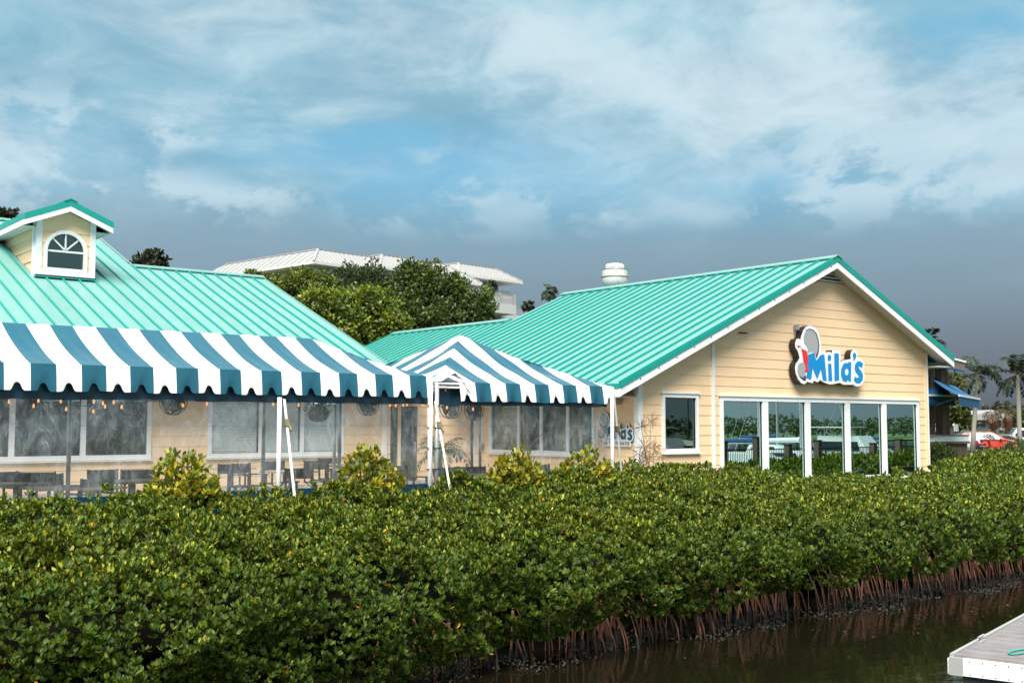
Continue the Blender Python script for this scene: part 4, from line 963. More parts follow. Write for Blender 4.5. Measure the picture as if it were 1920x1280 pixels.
me.transform(Matrix.Diagonal((1.02 / w_, .95, 1, 1))); me.transform(Matrix(((0, 0, -1, 0), (-1, 0, 0, 0), (0, 1, 0, 0), (0, 0, 0, 1))))
lo = bpy.data.objects.new('lettering', me); col.objects.link(lo); lo.parent = ss; lo.location = Vector((XL - .083, 22.57, 2.665)) - ss.location
# roof exhaust fan
ef = thing('roof_exhaust_fan', 'round weathered white exhaust fan behind the teal ridge', 'vent', tuple(atX(1153, 540, 30.3)))
c = atX(1153, 536, 30.3); c.z -= .1; k = .5
MB().lathe([(.42, -.7), (.42, .02)], c, 20).build('curb', M['grey'], ef)
MB().lathe([(.26, .03), (.40, .08), (.49, .22), (.51, .40), (.51, .42)], c, 28).build('bowl', M['galv'], ef, smooth=True)
MB().lathe([(.53, .42), (.53, .45)], c, 28).build('lower_band', M['brass'], ef)
MB().lathe([(.495, .452), (.505, .70), (.50, .72), (.40, .74)], c, 28).build('drum', M['galv'], ef)
MB().lathe([(.515, .705), (.515, .722)], c, 28).build('upper_band', M['brass'], ef)
MB().lathe([(.355, .745), (.36, .80), (.375, .81), (.37, .88), (.30, .945), (.05, .96)], c, 28).build('cap', M['galv'], ef, smooth=True)
print('tents ok')

# ================================================================== mangrove hedge
def sm(a, b, x):
    t = np.clip((x - a) / (b - a), 0, 1); return t * t * (3 - 2 * t)
def wob(x, y, s, ph=0.): return np.sin(x * s + ph) * np.sin(y * s * 1.17 + 1.3 * ph + 1) * .5 + np.sin(x * s * 2.13 + y * s * .7 + ph * 2.1) * .32 + np.sin(y * s * 2.9 - x * s * 1.3 + ph) * .18
def hedge_back(x): return 15.72 + 4.6 * sm(15.6, 18.5, x)
def hedge_top(x, y):
    b = hedge_back(x)
    t = np.clip((y - 12.5) / (b - 12.5), 0, 1)
    hi = 2.16 - .10 * sm(8.6, 10, x) * (1 - sm(10, 10.9, x)) + .06 * sm(10, 11.5, x) - .14 * sm(16, 19, x) - .50 * sm(21.4, 24, x) + .55 * sm(30.5, 36, x)
    z = 1.5 + (hi - 1.5) * t ** .8
    return z + .09 * wob(x, y, 1.5) + .05 * wob(x, y, 4.1, 2)
def hedge_surface(n, rng, x0, x1, layer):
    """points and outward directions: part on the front face, part on top"""
    x = rng.uniform(x0, x1, n); b = hedge_back(x)
    # arc length parameter: front face 1.25 m, shoulder, then the top
    ln = 1.35 + (b - 12.3); s = rng.uniform(0, 1, n) * ln
    front = s < 1.35; f = np.clip(s / 1.35, 0, 1)
    zlo = .36 + .14 * sm(13, 18, x) + .16 * wob(x, x * .3, .9, 1) + .10 * wob(x, 0 * x, 3.1, 4) - .22 * (1 - sm(7, 10.5, x))
    zf = zlo + (1.5 - zlo) * f
    yf = 11.86 - .36 * np.sin(f * math.pi * .70) + .52 * f ** 4 + .26 * wob(x, zf * 1.6, 1.9, 3) + .12 * wob(x, zf * 2, 4.6, 5)
    yt = 12.3 + (s - 1.35); zt = hedge_top(x, yt)
    y = np.where(front, yf, yt); z = np.where(front, zf, zt)
    nrm = np.stack([rng.normal(0, .15, n), np.where(front, -1 + .55 * f, -.25 * np.exp(-(yt - 12.3) * 1.5)), np.where(front, .15 + .75 * f ** 2, 1.0)], 1); nrm = unit(nrm)
    P = np.stack([x, y, z], 1) - nrm * np.abs(layer)[:, None]
    return P, nrm, front, f
def build_hedge():
    root = thing('mangrove_hedge', 'long clipped mangrove hedge with glossy green leaves along the water', 'hedge', (14, 13, 0))
    rng = np.random.default_rng(21); acc = []
    for x0, x1, dens, L0 in ((-.5, 10, 520, .070), (10, 18, 430, .073), (18, 30, 165, .092), (30, 54, 42, .135)):
        ln = 1.35 + (hedge_back(np.array((x0 + x1) / 2)) - 12.3); n = int((x1 - x0) * ln * dens)
        lay = np.abs(rng.normal(0, .17, n)) - .07
        P, N_, fr, f = hedge_surface(n, rng, x0, x1, np.zeros(n)); P = P - N_ * lay[:, None]
        # clumps and hollows
        cl = wob(P[:, 0] * 1.0, P[:, 1] + P[:, 2], 2.6, .7) + .6 * wob(P[:, 0], P[:, 1] * 1.3 + P[:, 2] * 1.2, 6.3, 1.9)
        P = P + N_ * (.15 * cl)[:, None]
        keep = rng.uniform(0, 1, n) < np.clip(.92 + .60 * cl, .16, 1); P, N_, fr = P[keep], N_[keep], fr[keep]
        U = unit(N_ * .42 + np.array([0, 0, .95]) + rng.normal(0, .30, P.shape))
        k = 8; q, A, S, Ln, j = rosettes(P, U, k, L0 * 1.0, .78, rng); Ln = Ln * np.repeat(rng.uniform(.75, 1.3, len(P)), 8); nn = len(q)
        spec = np.repeat(rng.uniform(0, 1, len(P)), k)
        young_lit = np.clip((2.3 - j) / 2.3, 0, 1)[:, None]
        young_lit = young_lit * np.repeat(np.where(fr, .42, 1.0), k)[:, None]     # fresh growth on the clipped top; front tint cut, painting in its shade
        bc = np.array([.052, .098, .013]) * (1 - young_lit) + np.array([.32, .33, .03]) * young_lit
        bc = bc * np.repeat(rng.uniform(.70, 1.30, (len(P), 1)), k, 0) * rng.uniform(.82, 1.18, (nn, 1))
        patch = sm(.25, .7, wob(q[:, 0], q[:, 1] + q[:, 2], .8, 2.2))[:, None]; bc = bc * (1 - patch * np.array([-.16, -.05, .10]))
        yl = (rng.uniform(0, 1, nn) < .006) & (j > 3); bc[yl] = np.array([.62, .27, .015]) * rng.uniform(.7, 1.1, (yl.sum(), 1)); Ln[yl] *= 1.05
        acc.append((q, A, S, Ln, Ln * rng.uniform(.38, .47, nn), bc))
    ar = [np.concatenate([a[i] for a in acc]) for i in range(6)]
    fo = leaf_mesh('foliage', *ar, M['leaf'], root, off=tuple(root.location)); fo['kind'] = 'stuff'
    # dark twig mass added inside the hedge to block light behind the leaves
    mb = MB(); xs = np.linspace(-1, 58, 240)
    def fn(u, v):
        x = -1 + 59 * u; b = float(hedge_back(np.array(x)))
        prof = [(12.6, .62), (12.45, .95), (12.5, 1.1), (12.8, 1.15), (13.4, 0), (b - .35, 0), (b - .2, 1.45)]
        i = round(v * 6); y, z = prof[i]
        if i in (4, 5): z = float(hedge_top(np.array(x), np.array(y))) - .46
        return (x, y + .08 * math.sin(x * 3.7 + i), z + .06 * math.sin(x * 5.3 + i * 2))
    mb.grid(fn, 240, 6); c = mb.build('dark_core', M['hedge_core'], root, smooth=True, fixn=False); c['kind'] = 'stuff'
    # prop roots, each one a piece; a few shared shapes
    shapes = []
    for s in range(14):
        rr = random.Random(40 + s); h = rr.uniform(.75, 1.05); ln = rr.uniform(-.10, .34); curve = rr.uniform(0, .32); sx = rr.uniform(-.22, .22)
        pts = []
        for i in range(9):
            t = i / 8; pts.append(Vector((sx * t, -ln * t - curve * math.sin(t * math.pi * .5), h * (1 - t ** (1.0 + curve * 2)) - .12)))
        r0 = rr.uniform(.009, .017); mb = MB(); mb.tube(pts[:7], [r0 * (1.1 - .03 * i) for i in range(7)], 5, 0); mb.tube(pts[6:], [r0 * 1.5, r0 * 1.9, r0 * 1.4], 5, 1)
        me_ = mb.build('prop_root', [M['root'], M['rootlow']]); shapes.append(me_.data); bpy.data.objects.remove(me_)
    for i in range(270):
        cl = random.random(); x = 8.1 + 22.5 * (i / 270) + random.gauss(0, .12)
        x += .62 * math.sin(x * 1.9) + .34 * math.sin(x * 4.9)
        o = bpy.data.objects.new('prop_root', shapes[random.randrange(14)]); col.objects.link(o); o.parent = root
        o.location = Vector((x, 12.48 + random.uniform(-.2, .40), 0)) - root.location; o.rotation_euler = (0, random.gauss(0, .06), random.gauss(0, .5)); o.scale = (1, random.uniform(.7, 1.2), random.uniform(.72, 1.02))
    tg = MB()
    for i in range(260):
        x = random.uniform(7.8, 32); y = 12.5 + random.uniform(-.1, .5); dx = random.gauss(0, .16); dy = random.uniform(0, .3); r0 = random.uniform(.006, .013); h = random.uniform(.5, .85)
        tg.tube([(x, y, h), (x + dx * .6, y - dy * .7, h * .5), (x + dx, y - dy, -.08)], [r0, r0 * .9, r0 * .8], 4)
    tg.build('root_tangle', M['root'], root)['kind'] = 'stuff'
    # fat arching roots where the hedge opens
    for cx in (12.9, 13.2, 11.1, 12.2):
        for k in range(6):
            rr = random.Random(int(cx * 10) + k); x = cx + rr.uniform(-.35, .35); pts = []
            dx = rr.uniform(.1, .5); dy = rr.uniform(.35, .75)
            for i in range(9):
                t = i / 8; pts.append((x + dx * t, 12.6 - dy * math.sin(t * math.pi / 2), .80 * math.cos(t * math.pi / 2) ** .8 - .06))
            MB().tube(pts, [.016 - .0006 * i for i in range(9)], 6).build('prop_root', M['root'], root, smooth=True)
    # bare twigs and runners hanging out of the face
    for i in range(26):
        x = random.uniform(2, 26); z = random.uniform(.6, 1.75); y = 11.62 + .2 * random.random() + (.35 if z > 1.3 else 0); g = random.uniform(-1, 1); h = random.uniform(.1, .26)
        MB().tube([(x, y + .12, z - .05), (x + g * .05, y + .03, z + h * .45), (x + g * .12, y - .04, z + h)], [.005, .004, .002], 4).build('bare_twig', M['root'], root)
    # mussels and mud crust along the waterline
    mb = MB()
    for i in range(2600):
        x = random.uniform(5, 30); y = 12.02 + .18 * math.sin(x * 1.7) + .12 * math.sin(x * 4.1 + 1) + random.gauss(0, .14); s = random.uniform(.008, .028); z = max(-.02, (y - 12.0 - .18 * math.sin(x * 1.7)) * .28) + random.uniform(0, .06)
        mb.add([(x - s, y, z), (x + s, y, z), (x, y - s, z + s * .4), (x, y + s * .3, z + s * 1.3)], [(0, 1, 3), (0, 3, 2), (1, 2, 3), (0, 2, 1)])
    o = mb.build('waterline_crust', M['rootlow']); o['kind'] = 'stuff'; tag(o, 'dark crust of shells and debris along the muddy waterline', 'debris')
build_hedge()

# ------------------------------------------------------------------ shrubs with round leaves in front of the tents
def shrub(name, label, cat, c, rx, ry, h, n, L0, wr, cols, seed, group=None, stems=7, k=7, matl='leaf', spread=.8):
    rng = np.random.default_rng(seed); c = Vector(c); r = thing(name, label, cat, tuple(c), group)
    # upright branches, leaves gathered at their ends
    U, P = [], []
    mb = MB()
    for i in range(n):
        g = rng.uniform(0, 2 * math.pi); q = math.sqrt(rng.uniform(0, 1)); hx = h * (1 - .55 * q * q) * rng.uniform(.45, 1.06)
        p = Vector((c.x + rx * q * math.cos(g), c.y + ry * q * math.sin(g), c.z + hx)); P.append(p); U.append((.35 * q * math.cos(g), .35 * q * math.sin(g), 1))
        if i % 3 == 0: b = Vector((c.x + .35 * rx * q * math.cos(g), c.y + .35 * ry * q * math.sin(g), c.z - .1)); mb.tube([b, b.lerp(p, .6) + Vector((0, 0, .05)), p], [.014, .009, .004], 4)
    mb.build('stems', M['bark'], r)
    P, U = np.array(P), unit(np.array(U) + rng.normal(0, .2, (n, 3)))
    q, A, S, Ln, j = rosettes(P, U, k, L0, spread, rng); q = q - U.repeat(k, 0) * (rng.uniform(0, .16, len(q)) * min(h, 1))[:, None]
    ci = rng.integers(0, len(cols), len(q)); bc = np.array(cols)[ci] * rng.uniform(.75, 1.25, (len(q), 1))
    leaf_mesh('foliage', q, A, S, Ln, Ln * wr, bc, M[matl], r, droop=.05, off=tuple(c)); return r
YEL = [(.22, .26, .02), (.14, .20, .022), (.33, .305, .02), (.085, .14, .02), (.42, .30, .014)]
for (x, yb, yt, w, sd, lab) in ((340, 925, 845, 62, 1, 'bushy yellow green shrub before the siding between the two wide windows'), (690, 925, 838, 62, 2, 'tall yellow green shrub left of the double tent pole'), (968, 905, 840, 48, 3, 'yellow green shrub before the left half of the pointed tent side window'), (1098, 905, 838, 50, 4, 'yellow green shrub by the corner pole and the small sign')):
    Yb = 15.45; b = atY(x, yb, Yb); t = atY(x, yt, Yb); wx = (atY(x + w, yb, Yb).x - atY(x - w, yb, Yb).x) / 2
    shrub('yellow_shrub', lab, 'shrub', (b.x, Yb, b.z - .35), wx * 1.1, .40, t.z - b.z + .36, 200, .092, .60, YEL, sd, 'yellow green shrubs along the tents')
# grey green patches growing through the hedge
for (x, y, Yb, sd, w, lab) in ((610, 930, 15.3, 5, .8, 'dusty grey green bush below the lone white tent pole'), (745, 985, 13.6, 6, .9, 'dusty grey green bush growing through the middle of the hedge'), (1400, 880, 19.4, 9, 1.3, 'leafy rise of hedge before the first tall window')):
    b = atY(x, y, Yb)
    shrub('grey_green_bush', lab, 'bush', (b.x, Yb, b.z - .40), w, .5, .46, 330 if sd != 9 else 260, .05 if sd != 9 else .09, .36 if sd != 9 else .42, [(.085, .105, .045), (.055, .075, .030), (.13, .14, .075)] if sd != 9 else [(.06, .11, .02), (.13, .18, .03)], sd, k=8)
def dracaena():
    b = atY(1212, 892, 20.3); r = thing('spiky_plant', 'thin red brown spiky plant with starburst leaf heads by the white corner', 'plant', tuple(b)); rng = np.random.default_rng(8)
    acc = []
    for i, (x, y) in enumerate(((1202, 800), (1220, 788), (1208, 838), (1225, 840), (1198, 850), (1236, 852), (1215, 862), (1206, 868))):
        Yh = 20.3 + rng.uniform(-.2, .2); h = atY(x, y, Yh); s0_ = Vector((b.x + rng.uniform(-.15, .2), Yh, b.z - .4)); MB().tube([s0_, s0_.lerp(h, .5) + Vector((rng.uniform(-.04, .04), 0, 0)), h], [.014, .011, .008], 5).build('stem', M['palmbark'], r)
        n = 34; A = unit(rng.normal(0, 1, (n, 3)) + [0, 0, .25]); S = unit(np.cross(A, rng.normal(0, 1, (n, 3)))); acc.append((np.repeat(np.array(h)[None], n, 0), A, S, rng.uniform(.2, .36, n), np.full(n, .014), np.array([(.16, .07, .035), (.10, .085, .03), (.22, .10, .05)])[rng.integers(0, 3, n)]))
    ar = [np.concatenate([a[k] for a in acc]) for k in range(6)]; leaf_mesh('leaves', *ar, M['leafd'], r, off=tuple(b))
dracaena()

# ================================================================== trees
def tree(name, label, blobs, D, n, leaf, cols, seed, trunk_px=None, group='trees behind the restaurant', matl='leafd', tuft=10, world=False):
    """blobs: (px, py, rx px, ry px) lobes of the crown at distance D"""
    rng = np.random.default_rng(seed); lob = []
    for (x, y, rx, ry) in blobs:
        if world: lob.append((np.array((x, y, rx[0])), np.array(rx[1]))); continue
        dd = D + rng.uniform(-1, 1) * min(rx, 60) / FPX * D * .6; c = np.array(atD(x, y, dd)); s = dd / FPX; lob.append((c, np.array([rx * s, rx * s, ry * s])))
    cb = np.mean([c for c, _ in lob], 0); base = Vector((cb[0], cb[1], 1.5)) if trunk_px is None else Vector((*atD(trunk_px, 700, D)[:2], 1.5))
    r = thing(name, label, 'tree', tuple(base), group)
    zl = min(c[2] - q[2] for c, q in lob); fork = base + Vector((0, 0, max(zl - 1.5 - .2, 1.2)))
    tr = MB(); tr.tube([base, base.lerp(fork, .5) + Vector((.15, .1, 0)), fork], [.42, .33, .28], 9); tr.build('trunk', M['bark'], r, smooth=True)
    lm = MB()
    for c, q in lob:
        for k in range(5):
            t_ = Vector(c) + Vector(unit(rng.normal(0, 1, 3)) * q * .6); mid = fork.lerp(t_, .5) + Vector((0, 0, .3)); lm.tube([fork, mid, t_], [.16, .09, .03], 5)
    lm.build('limbs', M['bark'], r)
    vol = np.array([q[0] * q[2] for _, q in lob]); cnt = (n * vol / vol.sum()).astype(int); acc = []
    for (c, q), m in zip(lob, cnt):
        # tufts spread over an uneven shell, each tuft a spray of leaves
        mt = max(m // tuft, 8); d = unit(rng.normal(0, 1, (mt, 3))); rad = rng.uniform(.35, 1.0, mt) ** .6
        bump_ = 1 + .26 * np.sin(d[:, 0] * 5 + seed) * np.sin(d[:, 1] * 6 + 2 * seed) + .20 * np.sin(d[:, 2] * 9 + d[:, 0] * 7 + seed)
        tc = c + d * q * (rad * bump_)[:, None]; ts = q[2] * rng.uniform(.05, .13, mt)
        tone = rng.uniform(.62, 1.35, (mt, 1)); ti = rng.integers(0, len(cols), mt)
        P = np.repeat(tc, tuft, 0) + rng.normal(0, 1, (mt * tuft, 3)) * np.repeat(ts, tuft)[:, None]
        A = unit(np.repeat(d, tuft, 0) * .6 + rng.normal(0, .7, (mt * tuft, 3)) + [0, 0, .25]); S = unit(np.cross(A, rng.normal(0, 1, A.shape)))
        L_ = leaf * rng.uniform(.7, 1.3, mt * tuft); bc = np.repeat(np.array(cols)[ti] * tone, tuft, 0) * rng.uniform(.8, 1.2, (mt * tuft, 1))
        acc.append((P, A, S, L_, L_ * .55, bc))
    ar = [np.concatenate([a[k] for a in acc]) for k in range(6)]; leaf_mesh('crown', *ar, M[matl], r, off=tuple(base)); return r
YG1 = [(.15, .20, .018), (.10, .145, .018), (.21, .25, .02), (.06, .095, .016)]; DKG = [(.048, .07, .024), (.065, .09, .028), (.034, .052, .018)]; MDG = [(.065, .10, .022), (.09, .13, .026), (.045, .07, .018)]
tree('broadleaf_tree', 'bright yellow green tree rising right behind the mint roof slope', [(640, 600, 62, 48), (700, 592, 50, 40), (600, 570, 45, 32), (690, 560, 45, 22), (735, 610, 26, 32), (650, 640, 70, 30), (665, 570, 40, 26)], 52, 26000, .17, YG1, 1)
tree('broadleaf_tree', 'olive green tree whose top stands against the white hotel corner', [(565, 535, 42, 30), (605, 545, 30, 30), (540, 560, 35, 30), (585, 575, 40, 25), (515, 522, 12, 10), (470, 514, 12, 8), (490, 517, 10, 6)], 60, 15000, .17, [(.10, .14, .02), (.07, .10, .018), (.15, .185, .02)], 2)
tree('broadleaf_tree', 'small dark grey green tree with gaps before the white hotel wall', [(680, 528, 48, 32), (708, 560, 30, 38), (645, 525, 26, 22), (700, 600, 28, 25)], 66, 11000, .17, DKG, 3)
tree('broadleaf_tree', 'large dense dark green tree beside the hotel balcony', [(790, 545, 56, 48), (760, 585, 40, 50), (840, 570, 50, 45), (885, 585, 42, 36), (815, 600, 70, 40), (905, 572, 24, 28), (775, 515, 30, 22), (850, 535, 26, 22)], 58, 30000, .17, MDG, 4)
tree('broadleaf_tree', 'thin dark tree top poking up behind the left mint ridge', [(283, 482, 18, 14), (300, 492, 14, 14), (268, 492, 16, 10), (275, 500, 30, 10), (296, 472, 8, 8)], 70, 1000, .26, [(.02, .026, .012), (.03, .034, .015)], 5, tuft=9)
tree('broadleaf_tree', 'dark tree top behind the dormer roof', [(14, 402, 13, 11), (4, 412, 16, 14), (-15, 408, 20, 16)], 66, 900, .26, [(.02, .026, .012), (.03, .034, .015)], 6, tuft=9)

# ================================================================== white hotel
def build_hotel():
    ang = YAW - R(42.0); du = Vector((math.cos(ang), math.sin(ang), 0)); dw = Vector((-math.sin(ang), math.cos(ang), 0))   # along the front, and away from the viewer
    D0 = 112; o = atD(588, 489, D0); ze = o.z; o.z = 1.5
    r = thing('hotel_building', 'large white hotel with white standing seam roof and balcony behind the trees', 'building', tuple(o))
    nfront = -dw; P = lambda a, b, z: o + du * a + dw * b + Vector((0, 0, z - 1.5))
    on = lambda x, y, b=0: (atP(x, y, o + dw * b, dw) - o)          # hit a plane parallel to the front
    def A(x, y, b=0): return on(x, y, b).dot(du)
    def Zp(x, y, b=0): return atP(x, y, o + dw * b, dw).z
    def box(a0, a1, b0, b1, z0, z1, name, m='hotel', par=r): 
        q = [P(a0, b0, z0), P(a1, b0, z0), P(a1, b1, z0), P(a0, b1, z0)]; return MB().hexa(q, [v + Vector((0, 0, z1 - z0)) for v in q]).build(name, M[m], par)
    # main block: eave at z=ze
    a1 = A(745, 503); a2 = A(905, 522, 0); a3 = A(980, 528, 1.5); run = 2.4; rise = Zp(598, 468, run) - ze
    def hiproof(a0, a1, b0, b1, z, rise, run, seam=.6):
        rf = bpy.data.objects.new('roof', None); col.objects.link(rf); rf.parent = r
        e = [P(a0, b0, z), P(a1, b0, z), P(a1, b1, z), P(a0, b1, z)]; t = [P(a0 + run, b0 + run, z + rise), P(a1 - run, b0 + run, z + rise), P(a1 - run, b1 - run, z + rise), P(a0 + run, b1 - run, z + rise)]
        MB().hexa(e, t).build('roof_slab', M['hroof'], rf)
        MB().hexa([v + Vector((0, 0, -.26)) for v in e], [v + Vector((0, 0, -.003)) for v in e]).build('eave_fascia', M['soffit'], rf)
        k = a0 + seam
        while k < a1 - .1:
            m = min(run, k - a0, a1 - k); MB().beam(P(k, b0, z + .03), P(k, b0 + m, z + .03 + rise * m / run), .06, .08).build('seam', M['hroof'], rf); k += seam
        k = b0 + seam * 2
        while k < min(b1, b0 + 30):
            m = min(run, k - b0, b1 - k); MB().beam(P(a0, k, z + .03), P(a0 + m, k, z + .03 + rise * m / run), .06, .08).build('seam', M['hroof'], rf); k += seam * 2
        for i, j in ((0, 0), (1, 1)): MB().beam(e[i] + Vector((0, 0, .05)), t[i] + Vector((0, 0, .05)), .22, .10).build('hip_cap', M['hroof'], rf)
        MB().beam(t[0] + Vector((0, 0, .04)), t[1] + Vector((0, 0, .04)), .25, .12).build('ridge_cap', M['grey'], rf); MB().beam(t[0] + Vector((0, 0, .04)), t[3] + Vector((0, 0, .04)), .25, .12).build('ridge_cap', M['hroof'], rf)
    bm_ = -1.0; a1b = A(720, 497, bm_)
    hiproof(0, A(905, 500, 0), 0, 21, ze, rise, run)
    hiproof(A(712, 499, bm_), A(889, 516, bm_), bm_, 12, Zp(715, 499, bm_), rise, run)
    hiproof(A(860, 510, 1.2), A(981, 528, 1.2), 1.2, 14, Zp(978, 528, 1.2), rise * .95, run)
    # walls
    al = A(970, 528, 2.6)
    box(1.6, al - 1.6, 2.2, 19, 1.5, ze - .15, 'wall')
    box(A(722, 500, 1.2), A(880, 516, 1.2), 1.0, 2.19, 1.5, ze - .45, 'wall')
    for x in (593, 620, 728, 880): a = A(x, 505, 1.3); box(a - .22, a + .22, 1.2, 1.64, 1.5, ze - .28, 'column')
    # siding lines, windows
    for i in range(5): box(1.7, al - 1.7, 2.15, 2.198, ze - .8 - i * .55, ze - .77 - i * .55, 'cornice_line', 'soffit')
    for x0, x1, y0, y1 in ((640, 668, 512, 535), (700, 722, 520, 545), (905, 925, 543, 556), (890, 898, 545, 580), (905, 916, 575, 595), (925, 936, 578, 598)):
        w = bpy.data.objects.new('window', None); col.objects.link(w); w.parent = r
        a, b_ = A(x0, y0, 2.1), A(x1, y0, 2.1); za, zb = Zp(x0, y1, 2.1), Zp(x0, y0, 2.1); box(a, b_, 2.10, 2.14, za, zb, 'pane', 'carglass', w); box(a - .12, b_ + .12, 2.141, 2.19, za - .12, zb + .12, 'frame', 'hotel', w)
    # balcony on the right
    bb = -2.0; zt = Zp(960, 571, bb); a0, a1_ = A(880, 560, bb), A(968, 566, bb); bh = 1.05
    box(a0, a1_, bb, 2.14, zt - 1.1, zt, 'balcony_slab'); box(a1_ + .01, a1_ + 9, bb + 2.4, 9, 1.5, zt - .8, 'wall')
    rl = bpy.data.objects.new('railing', None); col.objects.link(rl); rl.parent = r
    def rails(aa, ab, b, z, h):
        box(aa, ab, b + .02, b + .08, z + h - .07, z + h, 'top_rail', 'hroof', rl); box(aa, ab, b + .02, b + .08, z + .10, z + .16, 'bottom_rail', 'hroof', rl)
        k = aa
        while k < ab - .05: box(k, k + .035, b + .03, b + .065, z + .161, z + h - .071, 'baluster', 'hroof', rl); k += .17
        k = aa
        while k <= ab + .01: box(k - .09, k + .09, b - .03, b + .15, z + .001, z + h + .12, 'post', 'hroof', rl); k += (ab - aa) / max(1, round((ab - aa) / 2.3))
    rails(a0, a1_ - .1, bb + .05, zt, bh); rails(a1_ + .2, a1_ + 8.8, bb + 2.45, zt - .8, bh * .95)
    box(a1_ - 2.2, a1_ - .15, bb + .4, bb + .5, zt, zt + 1.0, 'privacy_screen', 'hotel')
    k = 0
    for (x, y, rr, lab) in ((917, 535, 14, 'palm with drooping fronds before the hotel balcony rail'), (1030, 545, 15, 'palm standing against the sky right of the hotel rail'), (990, 573, 10, 'low fan palm top just above the teal roof edge')):
        c = atD(x, y, 96); s = 96 / FPX
        palm('distant_palm', lab, 'palm', (c.x, c.y, 1.5), c.z - 1.5, 17, rr * s * 1.45, colr=(.032, .05, .02), tr=.14, ll=.42, lw=.085, seed=30 + k, group='palms by the hotel', nl=16, droop=1.5, up=(-.3, 1.3)); k += 1
build_hotel()
print('nature ok')

